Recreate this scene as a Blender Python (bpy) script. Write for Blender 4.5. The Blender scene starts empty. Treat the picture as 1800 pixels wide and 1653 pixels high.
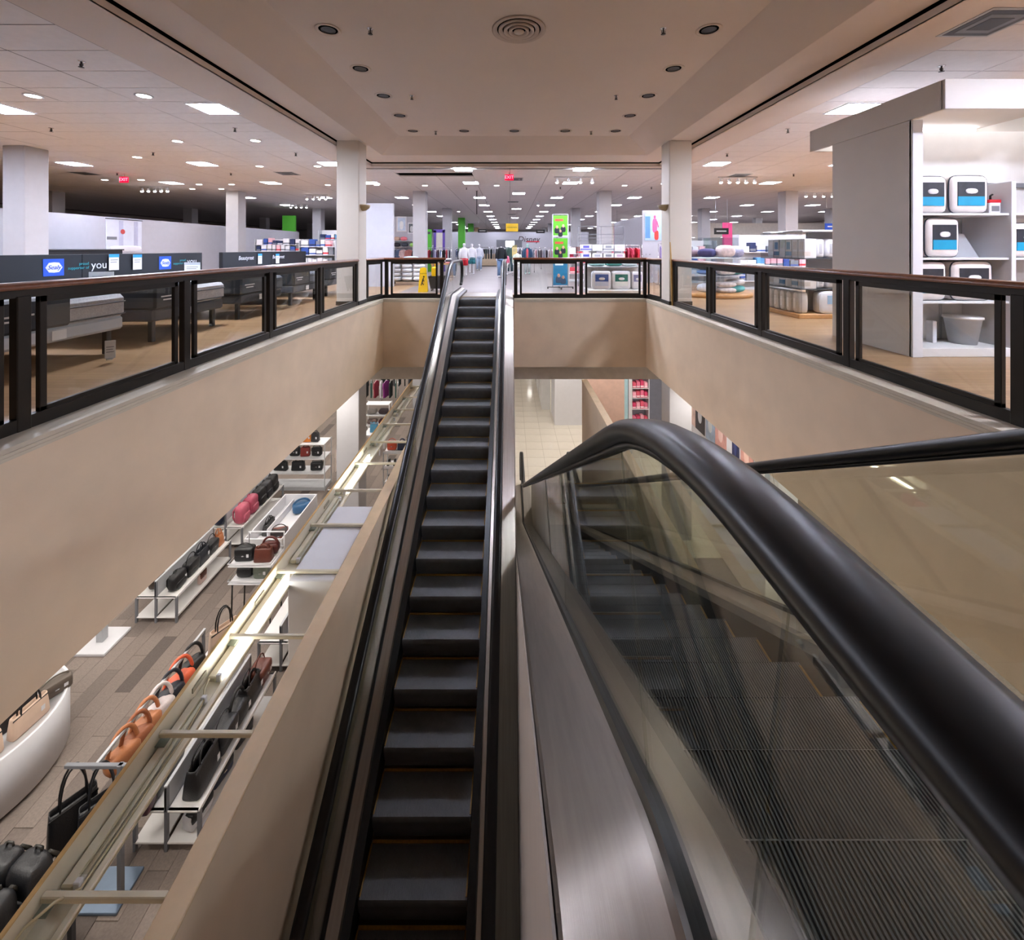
import bpy, math, random
from math import pi, sin, cos, tan, radians, sqrt, atan2
from mathutils import Vector, Matrix
random.seed(7)
SC = bpy.context.scene
COL = SC.collection

# ------------------------------------------------------------------ camera, world, exposure
EYE = 1.42                      # eye height above the upper floor
FPX = 745.0                     # focal length for a frame 1800 px wide
cam_data = bpy.data.cameras.new('camera')
cam_data.sensor_fit = 'HORIZONTAL'
cam_data.sensor_width = 36.0
cam_data.lens = FPX / 1800.0 * 36.0
cam_data.shift_x = (900 - 896) / 1800.0
cam_data.shift_y = -(826.5 - 437) / 1800.0
cam_data.clip_start = 0.05
cam_data.clip_end = 200
cam = bpy.data.objects.new('camera', cam_data)
COL.objects.link(cam)
cam.location = (0, 0, EYE)
cam.rotation_euler = (pi / 2, 0, 0)
SC.camera = cam

world = bpy.data.worlds.new('interior_world')
SC.world = world
world.use_nodes = True
world.node_tree.nodes['Background'].inputs[0].default_value = (0.6, 0.62, 0.7, 1)
world.node_tree.nodes['Background'].inputs[1].default_value = 0.02
SC.view_settings.view_transform = 'Standard'
SC.view_settings.look = 'None'
SC.view_settings.gamma = 1.0
SC.view_settings.use_curve_mapping = False
SC.view_settings.exposure = 1.78
PANEL_L = 78.0                  # radiance of the upper ceiling panels
LOWER_L = 6.5                  # radiance of the unseen panels added under the slab
SC.cycles.use_denoising = True
SC.cycles.max_bounces = 7
SC.cycles.diffuse_bounces = 4
SC.cycles.use_adaptive_sampling = True
SC.cycles.adaptive_threshold = 0.02
SC.cycles.glossy_bounces = 3
SC.cycles.transparent_max_bounces = 16
SC.cycles.sample_clamp_indirect = 6.0
SC.cycles.caustics_reflective = False
SC.cycles.caustics_refractive = False

# ------------------------------------------------------------------ helpers
def lin(c):
    """sRGB 0-255 triple or hex string to linear rgba"""
    if isinstance(c, str):
        c = c.lstrip('#'); c = tuple(int(c[i:i + 2], 16) for i in (0, 2, 4))
    o = []
    for v in c:
        v = v / 255.0
        o.append(v / 12.92 if v <= 0.04045 else ((v + 0.055) / 1.055) ** 2.4)
    return (o[0], o[1], o[2], 1.0)

MATS = {}
def mat(name, color, rough=0.6, metal=0.0, var=0.06, scale=6.0, bump=0.0, bscale=60.0, spec=0.5, stretch=None, sheen=0.0, coat=0.0):
    """procedural material: base colour broken up by noise, optional fine bump"""
    if name in MATS: return MATS[name]
    m = bpy.data.materials.new(name); m.use_nodes = True
    nt = m.node_tree; b = nt.nodes['Principled BSDF']
    c = lin(color)
    b.inputs['Roughness'].default_value = rough
    b.inputs['Metallic'].default_value = metal
    b.inputs['Specular IOR Level'].default_value = spec
    if coat: b.inputs['Coat Weight'].default_value = coat
    if sheen: b.inputs['Sheen Weight'].default_value = sheen
    tc = nt.nodes.new('ShaderNodeTexCoord'); mp = nt.nodes.new('ShaderNodeMapping')
    nt.links.new(tc.outputs['Object'], mp.inputs['Vector'])
    if stretch: mp.inputs['Scale'].default_value = stretch
    if var > 0:
        n = nt.nodes.new('ShaderNodeTexNoise'); n.inputs['Scale'].default_value = scale
        n.inputs['Detail'].default_value = 4.0
        nt.links.new(mp.outputs['Vector'], n.inputs['Vector'])
        r = nt.nodes.new('ShaderNodeValToRGB')
        r.color_ramp.elements[0].position = 0.3; r.color_ramp.elements[1].position = 0.7
        r.color_ramp.elements[0].color = tuple(max(0, v * (1 - var)) for v in c[:3]) + (1,)
        r.color_ramp.elements[1].color = tuple(min(1, v * (1 + var)) for v in c[:3]) + (1,)
        nt.links.new(n.outputs['Fac'], r.inputs['Fac'])
        nt.links.new(r.outputs['Color'], b.inputs['Base Color'])
    else:
        b.inputs['Base Color'].default_value = c
    if bump > 0:
        n2 = nt.nodes.new('ShaderNodeTexNoise'); n2.inputs['Scale'].default_value = bscale
        n2.inputs['Detail'].default_value = 3.0
        nt.links.new(mp.outputs['Vector'], n2.inputs['Vector'])
        bp = nt.nodes.new('ShaderNodeBump'); bp.inputs['Strength'].default_value = bump
        bp.inputs['Distance'].default_value = 0.01
        nt.links.new(n2.outputs['Fac'], bp.inputs['Height'])
        nt.links.new(bp.outputs['Normal'], b.inputs['Normal'])
    MATS[name] = m
    return m

def emit(name, color, strength):
    if name in MATS: return MATS[name]
    m = bpy.data.materials.new(name); m.use_nodes = True
    nt = m.node_tree; nt.nodes.clear()
    o = nt.nodes.new('ShaderNodeOutputMaterial'); e = nt.nodes.new('ShaderNodeEmission')
    e.inputs[0].default_value = lin(color); e.inputs[1].default_value = strength
    nt.links.new(e.outputs[0], o.inputs[0])
    MATS[name] = m
    return m

def glass(name, tint, ior=1.5, rough=0.0, boost=1.0):
    """thin sheet glass: tinted see-through plus Fresnel mirror reflection"""
    if name in MATS: return MATS[name]
    m = bpy.data.materials.new(name); m.use_nodes = True
    nt = m.node_tree; nt.nodes.clear()
    o = nt.nodes.new('ShaderNodeOutputMaterial'); mx = nt.nodes.new('ShaderNodeMixShader')
    t = nt.nodes.new('ShaderNodeBsdfTransparent'); g = nt.nodes.new('ShaderNodeBsdfGlossy')
    t.inputs[0].default_value = lin(tint)
    g.inputs['Roughness'].default_value = rough
    lw = nt.nodes.new('ShaderNodeLayerWeight'); lw.inputs['Blend'].default_value = 0.5
    pw = nt.nodes.new('ShaderNodeMath'); pw.operation = 'POWER'; pw.inputs[1].default_value = 5.0 / ior * 1.5
    nt.links.new(lw.outputs['Facing'], pw.inputs[0])
    ml = nt.nodes.new('ShaderNodeMath'); ml.operation = 'MULTIPLY_ADD'; ml.use_clamp = True
    ml.inputs[1].default_value = 0.95; ml.inputs[2].default_value = 0.04 * boost
    nt.links.new(pw.outputs[0], ml.inputs[0])
    nt.links.new(ml.outputs[0], mx.inputs[0])
    nt.links.new(t.outputs[0], mx.inputs[1]); nt.links.new(g.outputs[0], mx.inputs[2])
    nt.links.new(mx.outputs[0], o.inputs[0])
    MATS[name] = m
    return m

class MB:
    """collects shapes, then build() links them as ONE mesh object"""
    def __init__(s): s.v = []; s.f = []; s.m = []; s.s = []
    def add(s, vs, fs, m=0, smooth=False):
        o = len(s.v); s.v += [tuple(p) for p in vs]
        for f in fs: s.f.append([i + o for i in f]); s.m.append(m); s.s.append(smooth)
        return s
    def box(s, x0, x1, y0, y1, z0, z1, m=0):
        vs = [(x, y, z) for z in (z0, z1) for y in (y0, y1) for x in (x0, x1)]
        return s.add(vs, [(0, 2, 3, 1), (4, 5, 7, 6), (0, 1, 5, 4), (2, 6, 7, 3), (0, 4, 6, 2), (1, 3, 7, 5)], m)
    def rbox(s, x0, x1, y0, y1, z0, z1, r=0.01, m=0):
        """box with chamfered edges"""
        r = min(r, (x1 - x0) * .45, (y1 - y0) * .45, (z1 - z0) * .45)
        vs = []; idx = {}
        X = (x0, x1); Y = (y0, y1); Z = (z0, z1)
        for i in (0, 1):
            for j in (0, 1):
                for k in (0, 1):
                    sx = 1 - 2 * i; sy = 1 - 2 * j; sz = 1 - 2 * k
                    idx[i, j, k, 'x'] = len(vs); vs.append((X[i], Y[j] + sy * r, Z[k] + sz * r))
                    idx[i, j, k, 'y'] = len(vs); vs.append((X[i] + sx * r, Y[j], Z[k] + sz * r))
                    idx[i, j, k, 'z'] = len(vs); vs.append((X[i] + sx * r, Y[j] + sy * r, Z[k]))
        F = []
        for a in (0, 1):
            F.append([idx[a, j, k, 'x'] for j, k in ((0, 0), (1, 0), (1, 1), (0, 1))])
            F.append([idx[i, a, k, 'y'] for i, k in ((0, 0), (1, 0), (1, 1), (0, 1))])
            F.append([idx[i, j, a, 'z'] for i, j in ((0, 0), (1, 0), (1, 1), (0, 1))])
            for b in (0, 1):
                F.append([idx[0, a, b, 'y'], idx[1, a, b, 'y'], idx[1, a, b, 'z'], idx[0, a, b, 'z']])
                F.append([idx[a, 0, b, 'x'], idx[a, 1, b, 'x'], idx[a, 1, b, 'z'], idx[a, 0, b, 'z']])
                F.append([idx[a, b, 0, 'x'], idx[a, b, 1, 'x'], idx[a, b, 1, 'y'], idx[a, b, 0, 'y']])
                for c in (0, 1):
                    F.append([idx[a, b, c, 'x'], idx[a, b, c, 'y'], idx[a, b, c, 'z']])
        return s.add(vs, F, m)
    def prism(s, poly, axis, a, b, m=0, smooth=False):
        """2-D polygon extruded along an axis: x -> (y,z), y -> (x,z), z -> (x,y)"""
        def P(p, t):
            return (t, p[0], p[1]) if axis == 'x' else (p[0], t, p[1]) if axis == 'y' else (p[0], p[1], t)
        n = len(poly); vs = [P(p, a) for p in poly] + [P(p, b) for p in poly]
        s.add(vs, [(i, (i + 1) % n, n + (i + 1) % n, n + i) for i in range(n)], m, smooth)
        return s.add(vs, [tuple(range(n))[::-1], tuple(range(n, 2 * n))], m)
    def tube(s, pts, r, n=8, m=0, closed=False, cap=True):
        pts = [Vector(p) for p in pts]; N = len(pts); vs = []
        up0 = Vector((0, 0, 1)); prev = None
        for i, p in enumerate(pts):
            if closed: d = pts[(i + 1) % N] - pts[i - 1]
            else: d = pts[min(i + 1, N - 1)] - pts[max(i - 1, 0)]
            d.normalize()
            if prev is None:
                a = d.cross(up0)
                if a.length < 1e-3: a = d.cross(Vector((1, 0, 0)))
            else:
                a = prev - d * prev.dot(d)
                if a.length < 1e-4: a = d.cross(up0)
            a.normalize(); prev = a; b = d.cross(a)
            rr = r[i] if isinstance(r, (list, tuple)) else r
            for k in range(n):
                t = 2 * pi * k / n; vs.append(p + (a * cos(t) + b * sin(t)) * rr)
        F = []
        for i in range(N if closed else N - 1):
            j = (i + 1) % N
            for k in range(n):
                l = (k + 1) % n; F.append((i * n + k, i * n + l, j * n + l, j * n + k))
        s.add(vs, F, m, True)
        if cap and not closed:
            o = len(s.v) - N * n
            s.f.append([o + k for k in range(n)][::-1]); s.m.append(m); s.s.append(False)
            s.f.append([o + (N - 1) * n + k for k in range(n)]); s.m.append(m); s.s.append(False)
        return s
    def cyl(s, c, r, h, n=16, m=0, axis='z'):
        d = {'x': (1, 0, 0), 'y': (0, 1, 0), 'z': (0, 0, 1)}[axis]
        c = Vector(c); return s.tube([c, c + Vector(d) * h], r, n, m)
    def lathe(s, prof, n=20, c=(0, 0, 0), m=0, sx=1.0, sy=1.0, smooth=True, a0=0.0, a1=2 * pi):
        vs = []; full = abs(a1 - a0 - 2 * pi) < 1e-6
        k = n if full else n + 1
        for (r, z) in prof:
            for i in range(k):
                t = a0 + (a1 - a0) * i / n
                vs.append((c[0] + r * cos(t) * sx, c[1] + r * sin(t) * sy, c[2] + z))
        F = []
        for j in range(len(prof) - 1):
            for i in range(n):
                l = (i + 1) % k
                F.append((j * k + i, j * k + l, (j + 1) * k + l, (j + 1) * k + i))
        s.add(vs, F, m, smooth)
        if full:
            o = len(s.v) - len(prof) * k
            if prof[0][0] > 1e-4: s.f.append([o + i for i in range(k)][::-1]); s.m.append(m); s.s.append(False)
            if prof[-1][0] > 1e-4: s.f.append([o + (len(prof) - 1) * k + i for i in range(k)]); s.m.append(m); s.s.append(False)
        return s
    def sup(s, c, h, e1=0.5, e2=0.5, nu=14, nv=8, m=0, rot=None):
        """superellipsoid: soft box / pillow"""
        def pw(a, e): return math.copysign(abs(a) ** e, a)
        vs = []; c = Vector(c)
        for j in range(nv + 1):
            t = -pi / 2 + pi * j / nv
            for i in range(nu):
                u = -pi + 2 * pi * i / nu
                p = Vector((h[0] * pw(cos(t), e1) * pw(cos(u), e2), h[1] * pw(cos(t), e1) * pw(sin(u), e2), h[2] * pw(sin(t), e1)))
                if rot is not None: p = rot @ p
                vs.append(c + p)
        F = []
        for j in range(nv):
            for i in range(nu):
                l = (i + 1) % nu; F.append((j * nu + i, j * nu + l, (j + 1) * nu + l, (j + 1) * nu + i))
        return s.add(vs, F, m, True)
    def build(s, name, mats, parent=None, loc=None, rotz=0.0):
        me = bpy.data.meshes.new(name); me.from_pydata(s.v, [], s.f)
        if not isinstance(mats, (list, tuple)): mats = [mats]
        for x in mats: me.materials.append(x)
        me.polygons.foreach_set('material_index', s.m)
        me.polygons.foreach_set('use_smooth', s.s)
        me.validate(); me.update()
        return link(name, me, parent, loc, rotz)

def link(name, me, parent=None, loc=None, rotz=0.0):
    o = bpy.data.objects.new(name, me); COL.objects.link(o)
    if parent is not None: o.parent = parent
    if loc is not None: o.location = loc
    if rotz: o.rotation_euler = (0, 0, rotz)
    return o
def tag(o, label, cat, group=None):
    o['label'] = label; o['category'] = cat
    if group: o['group'] = group
    return o
def thing(name, label, cat, loc=(0, 0, 0), rotz=0.0, group=None):
    o = bpy.data.objects.new(name, None); COL.objects.link(o)
    o.empty_display_size = 0.1
    o.location = loc; o.rotation_euler = (0, 0, rotz)
    return tag(o, label, cat, group)
def struct(o):
    o['kind'] = 'structure'; return o
def kids(o): return [c for c in COL.objects if c.parent == o]
def dup(root, loc, rotz=0.0, label=None, group=None, scale=None):
    """copy of a thing with copies of its parts and sub-parts (mesh data shared)"""
    r = root.copy(); COL.objects.link(r); r.location = loc; r.rotation_euler = (0, 0, rotz)
    if scale: r.scale = scale
    if label: r['label'] = label
    if group: r['group'] = group
    for ch in list(root.children):
        c = ch.copy(); COL.objects.link(c); c.parent = r
        for g in list(ch.children):
            d = g.copy(); COL.objects.link(d); d.parent = c
    return r
def text(name, body, size, loc, rot, material, parent=None, align='CENTER', shear=0.0, ext=0.002, sx=1.0):
    cu = bpy.data.curves.new(name, 'FONT'); cu.body = body; cu.size = size; cu.align_x = align; cu.align_y = 'CENTER'
    cu.extrude = ext; cu.shear = shear; cu.materials.append(material)
    cu.resolution_u = 3
    tmp = bpy.data.objects.new(name, cu); COL.objects.link(tmp)
    bpy.context.view_layer.update()
    me = bpy.data.meshes.new_from_object(tmp.evaluated_get(bpy.context.evaluated_depsgraph_get()))
    bpy.data.objects.remove(tmp)
    o = link(name, me, parent, loc); o.rotation_euler = rot; o.scale = (sx, 1, 1)
    return o
ORD = ['first', 'second', 'third', 'fourth', 'fifth', 'sixth', 'seventh', 'eighth', 'ninth', 'tenth', 'eleventh', 'twelfth',
       'thirteenth', 'fourteenth', 'fifteenth', 'sixteenth', 'seventeenth', 'eighteenth', 'nineteenth', 'twentieth']
def onz(x, y, z):
    """true position of a measured point that lies on the horizontal plane at height z"""
    Y = FPX * (EYE - z) / (y - 437.0)
    return Vector(((x - 896.0) * Y / FPX, Y, z))
def ony(x, y, Y):
    """true position of a measured point that stands at depth Y"""
    return Vector(((x - 896.0) * Y / FPX, Y, EYE - (y - 437.0) * Y / FPX))
# ------------------------------------------------------------------ materials
LOW = -5.88          # lower floor level
CEIL = 4.0           # tile ceiling of the upper floor
LCEIL = -1.91        # lower ceiling / underside of the fascia
M_fascia = mat('beige_vinyl_wallcovering', (216, 193, 166), 0.55, var=0.05, scale=2.2, bump=0.12, bscale=14)
M_ledge = mat('beige_painted_ledge', (196, 184, 164), 0.5, var=0.05)
M_drywall = mat('warm_white_plaster', (212, 199, 190), 0.8, var=0.02, scale=1.0)
M_col = mat('off_white_column_paint', (214, 205, 192), 0.6, var=0.03, scale=1.2)
M_colw = mat('white_column_paint', (180, 179, 182), 0.6, var=0.02)
M_tile = mat('ceiling_tile_mineral', (222, 217, 216), 0.9, var=0.03, scale=9, bump=0.1, bscale=160)
M_grid = mat('ceiling_grid_grey', (120, 114, 112), 0.8, var=0.0)  # own grey of the ceiling grid between the tiles
M_black = mat('black_paint', (20, 20, 19), 0.45, var=0.05)
M_bronze = mat('dark_bronze_metal', (44, 40, 36), 0.35, 0.6, var=0.05)
M_wood = mat('reddish_wood_handrail', (120, 70, 44), 0.3, var=0.2, scale=14, stretch=(1, 0.15, 1), coat=0.3)
M_rubber = mat('black_rubber_handrail', (19, 17, 16), 0.34, var=0.04, scale=12, spec=0.38)
M_gasket = mat('black_gasket', (14, 14, 15), 0.4, var=0.0)
M_steel = mat('brushed_stainless_steel', (160, 152, 144), 0.3, 0.95, var=0.1, scale=3.0, stretch=(14, 0.5, 1), bump=0.04, bscale=30)
M_skirt = mat('dark_skirt_panel', (22, 22, 24), 0.35, 0.2, var=0.05)
M_step = mat('dark_grey_step_aluminium', (98, 97, 99), 0.5, 0.0, var=0.12, scale=10)
M_yellow = mat('worn_ochre_demarcation', (150, 108, 22), 0.6, var=0.25, scale=30)
M_glass = glass('railing_glass', (249, 250, 248), 1.45, boost=1.0)
M_eglass = glass('escalator_glass', (244, 246, 240), 1.5, boost=2.2)
M_acrylic = glass('clear_acrylic_lens', (246, 246, 240), 1.4)
M_edge = mat('green_glass_edge', (120, 150, 140), 0.2, var=0.05)
M_wallw = mat('partition_white_paint', (178, 178, 186), 0.6, var=0.02)
M_white = mat('white_laminate', (216, 216, 220), 0.45, var=0.02)
M_offw = mat('greyish_white_laminate', (214, 212, 210), 0.5, var=0.03)
M_grey = mat('grey_powder_coat', (112, 114, 120), 0.5, var=0.06)
M_lgrey = mat('light_grey_powder_coat', (176, 178, 182), 0.5, var=0.05)
M_dgrey = mat('charcoal_plastic', (52, 54, 58), 0.5, var=0.05)
M_chrome = mat('chrome', (210, 210, 214), 0.15, 1.0, var=0.03)
M_panel = emit('ceiling_panel_light', (226, 233, 255), PANEL_L)
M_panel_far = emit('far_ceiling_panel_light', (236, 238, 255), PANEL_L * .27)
M_can = emit('round_downlight_light', (255, 250, 246), 30.0)
M_lpanel = emit('lower_fill_panel_light', (255, 248, 240), LOWER_L)
M_exit = emit('red_exit_light', (255, 120, 140), 1.2)
M_exitface = emit('red_exit_face', (255, 16, 50), .7)
M_hole = mat('recess_shade_black', (5, 5, 4), 0.9, var=0.0, spec=0.0)  # flat black standing in for the shade inside holes and gaps
def wood_floor():
    m = bpy.data.materials.new('honey_wood_floor'); m.use_nodes = True
    nt = m.node_tree; b = nt.nodes['Principled BSDF']
    tc = nt.nodes.new('ShaderNodeTexCoord'); mp = nt.nodes.new('ShaderNodeMapping')
    nt.links.new(tc.outputs['Object'], mp.inputs[0])
    br = nt.nodes.new('ShaderNodeTexBrick')
    br.inputs['Color1'].default_value = lin((176, 140, 102)); br.inputs['Color2'].default_value = lin((160, 125, 88))
    br.inputs['Mortar'].default_value = lin((130, 96, 64)); br.inputs['Scale'].default_value = 1.0
    br.inputs['Mortar Size'].default_value = 0.003; br.inputs['Brick Width'].default_value = 1.2; br.inputs['Row Height'].default_value = 0.09
    nt.links.new(mp.outputs[0], br.inputs['Vector'])
    ns = nt.nodes.new('ShaderNodeTexNoise'); ns.inputs['Scale'].default_value = 5.0; ns.inputs['Detail'].default_value = 5
    mp2 = nt.nodes.new('ShaderNodeMapping'); mp2.inputs['Scale'].default_value = (1, 12, 1)
    nt.links.new(tc.outputs['Object'], mp2.inputs[0]); nt.links.new(mp2.outputs[0], ns.inputs['Vector'])
    mx = nt.nodes.new('ShaderNodeMixRGB'); mx.blend_type = 'MULTIPLY'; mx.inputs[0].default_value = 0.25
    nt.links.new(br.outputs['Color'], mx.inputs[1]); nt.links.new(ns.outputs['Color'], mx.inputs[2])
    nt.links.new(mx.outputs[0], b.inputs['Base Color'])
    b.inputs['Roughness'].default_value = 0.32
    MATS['honey_wood_floor'] = m
    return m
M_woodfloor = wood_floor()
M_aisle = mat('mauve_grey_vinyl_aisle', (126, 117, 116), 0.45, var=0.06, scale=0.9)
M_carpet = [mat('carpet_plank_taupe', (128, 116, 108), 0.95, var=0.12, scale=40, bump=0.3, bscale=300),
            mat('carpet_plank_mid', (118, 107, 100), 0.95, var=0.12, scale=40, bump=0.3, bscale=300),
            mat('carpet_plank_light', (134, 122, 114), 0.95, var=0.12, scale=40, bump=0.3, bscale=300),
            mat('carpet_plank_dark', (94, 85, 80), 0.95, var=0.12, scale=40, bump=0.3, bscale=300)]
M_ltile = mat('cream_polished_tile', (222, 214, 200), 0.12, var=0.04, scale=2.0)
M_grout = mat('tile_grout', (176, 166, 150), 0.8, var=0.03)
# ------------------------------------------------------------------ the setting: shell, floors, fascia, ceilings, columns
XL, XR, YN, YF = -3.56, 3.83, 0.10, 11.9          # the atrium opening
BX0, BX1, BY0, BY1 = -30.0, 30.0, -6.0, 60.0      # the building
def sbox(name, m, *b): return struct(MB().box(*b).build(name, m))
sbox('wall_left', M_drywall, BX0 - .2, BX0, BY0, BY1, LOW, 4.6)
sbox('wall_right', M_drywall, BX1, BX1 + .2, BY0, BY1, LOW, 4.6)
sbox('wall_far', M_offw, BX0, BX1, BY1, BY1 + .2, LOW, 4.6)
sbox('wall_near', M_drywall, BX0, BX1, BY0 - .2, BY0, LOW, 4.6)
# upper floor finishes
fl = MB()
fl.box(BX0, XL, BY0, 20, -.08, 0); fl.box(XR, BX1, BY0, 20, -.08, 0)
fl.box(XL, -1.80, YF, 13.6, -.08, 0); fl.box(0.14, XR, YF, 13.6, -.08, 0); fl.box(-1.80, 0.14, 13.0, 13.6, -.08, 0)
fl.box(XL, 0.08, BY0, YN, -.08, 0); fl.box(2.12, XR, BY0, YN, -.08, 0); fl.box(0.08, 2.12, BY0, -1.0, -.08, 0)
struct(fl.build('floor_wood', M_woodfloor))
fl = MB(); fl.box(XL, XR, 13.6, 20, -.08, 0); fl.box(BX0, BX1, 20, BY1, -.08, 0)
struct(fl.build('floor_aisle', M_aisle))
# fascia around the opening, with the ledge and its grooved trim
def fascia(name, x0, x1, y0, y1):
    return sbox(name, M_fascia, x0, x1, y0, y1, LCEIL, -.085)
fascia('wall_fascia_left', XL - .25, XL, YN - .25, YF + .25)
fascia('wall_fascia_right', XR, XR + .25, YN - .25, YF + .25)
fascia('wall_fascia_far_a', XL, -1.78, YF, YF + .25)
fascia('wall_fascia_far_b', 0.12, XR, YF, YF + .25)
fascia('wall_fascia_near_a', XL, 0.06, YN - .25, YN)
fascia('wall_fascia_near_b', 2.14, XR, YN - .25, YN)
t = MB()
for z0, z1, o in ((-.085, -.060, .012), (-.055, -.03, .018), (-.03, .004, .006)):
    t.box(XL - .26, XL + o, YN, YF, z0, z1); t.box(XR - o, XR + .26, YN, YF, z0, z1)
    t.box(XL, -1.78, YF - o, YF + .26, z0, z1); t.box(0.12, XR, YF - o, YF + .26, z0, z1)
struct(t.build('trim_1', M_ledge))
# set-back band below the far fascia
sbox('wall_lower_band', mat('grey_beige_bulkhead', (196, 186, 174), .7), XL - 4, -1.78, 12.55, 12.75, -2.45, LCEIL)
sbox('wall_lower_band_b', MATS['grey_beige_bulkhead'], 0.12, XR + 1.5, 12.55, 12.75, -2.45, LCEIL)
# lower ceiling (underside of the upper slab)
lc = MB()
for b in ((BX0, XL - .24, BY0, BY1), (XR + .24, BX1, BY0, BY1), (XL - .24, XR + .24, YF + .24, BY1), (XL - .24, XR + .24, BY0, YN - .24)):
    lc.box(b[0], b[1], b[2], b[3], LCEIL, LCEIL + .06)
struct(lc.build('ceiling_lower', M_tile))

# atrium ceiling: reveal, flat soffit, sloped coffer, tray
RX0, RX1, RY0, RY1 = -4.34, 4.70, -1.6, 13.3
SZ, TZ = EYE + 2.70, EYE + 3.10
def ring(mb, o, i, zo, zi, m=0):
    vs = [(o[0], o[2], zo), (o[1], o[2], zo), (o[1], o[3], zo), (o[0], o[3], zo), (i[0], i[2], zi), (i[1], i[2], zi), (i[1], i[3], zi), (i[0], i[3], zi)]
    mb.add(vs, [(0, 1, 5, 4), (1, 2, 6, 5), (2, 3, 7, 6), (3, 0, 4, 7)], m)
a = MB()
so = (RX0 + .03, RX1 - .03, RY0 + .03, RY1 - .03); si = (-3.70, 3.98, -.9, 12.26); ti = (-3.05, 3.28, -.3, 11.66)
ring(a, so, si, SZ, SZ); ring(a, si, ti, SZ, TZ)
a.add([(ti[0], ti[2], TZ), (ti[1], ti[2], TZ), (ti[1], ti[3], TZ), (ti[0], ti[3], TZ)], [(0, 1, 2, 3)])
ring(a, so, so, SZ, SZ + .1)
struct(a.build('ceiling_atrium', M_drywall))
a = MB(); ro = (RX0 - .02, RX1 + .02, RY0 - .02, RY1 + .02); ring(a, ro, (so[0] + .1, so[1] - .1, so[2] + .1, so[3] - .1), SZ + .09, SZ + .09)
ring(a, (RX0, RX1, RY0, RY1), (RX0, RX1, RY0, RY1), SZ + .09, SZ - .035)  # black strip puts the shadow line of the reveal into the colour
struct(a.build('ceiling_reveal', M_hole))
a = MB(); ri = (RX0, RX1, RY0, RY1); ring(a, ri, ri, SZ - .035, CEIL)           # vertical band
ring(a, (RX0 - .03, RX1 + .03, RY0 - .03, RY1 + .03), ri, CEIL, CEIL)
mo = (-5.23, 5.55, RY0 - .5, RY1 + .28); ring(a, mo, ri, CEIL, CEIL)            # plain margin around the opening
struct(a.build('ceiling_margin', M_drywall))
sbox('ceiling_roof_slab', M_hole, BX0, BX1, BY0, BY1, 4.75, 4.8)

# mineral tiles on a grid: the ones that show largest are parts, the rest one mass
TX, TY = 1.31, .64
ceil = struct(MB().box(BX0, BX1, BY0, 4.0, CEIL + .03, CEIL + .05).build('ceiling', M_grid))
back = MB()
back.box(BX0, mo[0] + .02, 4.0, BY1, CEIL + .03, CEIL + .05); back.box(mo[1] - .02, BX1, 4.0, BY1, CEIL + .03, CEIL + .05)
HX0, HX1, HY0, HY1 = -3.92, -1.30, 14.48, 15.12
for b in ((mo[0], mo[1], mo[3] - .02, HY0), (mo[0], mo[1], HY1, BY1), (mo[0], HX0, HY0, HY1), (HX1, mo[1], HY0, HY1)): back.box(b[0], b[1], b[2], b[3], CEIL + .03, CEIL + .05)
back.build('grid_backing', M_grid, ceil)
tile_me = MB().rbox(.006, TX - .006, .006, TY - .006, 0, .028, .004)
tile_ob = None
rest = MB()
tiles = []
def in_open(x, y): return x + TX > mo[0] + .01 and x < mo[1] - .01 and y + TY > mo[2] and y < mo[3] - .01
xs = [-5.23 - TX * k for k in range(1, 19)] + [5.55 + TX * k for k in range(0, 18)] + [-5.23 + TX * k for k in range(0, 8)]
hole_tiles = []
for x in xs:
    for j in range(-15, 84):
        y = 4.88 + TY * j
        if in_open(x, y) or y > 58: continue
        if -5.2 < x < 5.4 and y < mo[3]: continue
        d = y + .35 * abs(x)
        score = (y > 3.6) * (abs(x) < 1.25 * y) * 1.0 / (y * y + 1e-3) if y > 3.6 else 0
        tiles.append((score, x, y))
tiles.sort(reverse=True)
n_part = 0
for sc_, x, y in tiles:
    if HX0 < x + TX / 2 < HX1 and HY0 < y + TY / 2 < HY1: continue          # two tiles are missing beside the exit sign
    if n_part < 300 and sc_ > 0:
        if tile_ob is None:
            tile_ob = tile_me.build('ceiling_tile', M_tile, ceil, (x, y, CEIL)); o = tile_ob
        else:
            o = link('ceiling_tile', tile_ob.data, ceil, (x, y, CEIL))
        n_part += 1
    else:
        rest.add([(x + .008, y + .008, CEIL), (x + TX - .008, y + .008, CEIL), (x + TX - .008, y + TY - .008, CEIL), (x + .008, y + TY - .008, CEIL)], [(0, 3, 2, 1)])
rest.box(5.255, 5.542, mo[3], 58, CEIL, CEIL + .01)
o = rest.build('far_ceiling_tiles', M_tile, ceil); o['kind'] = 'stuff'
vd = MB().box(-4.3, -.9, 14.0, 15.6, CEIL + .4, CEIL + .42).build('plenum_shade_sheet', M_hole, ceil)  # black sheet stands in for the darkness above the missing tiles

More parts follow.
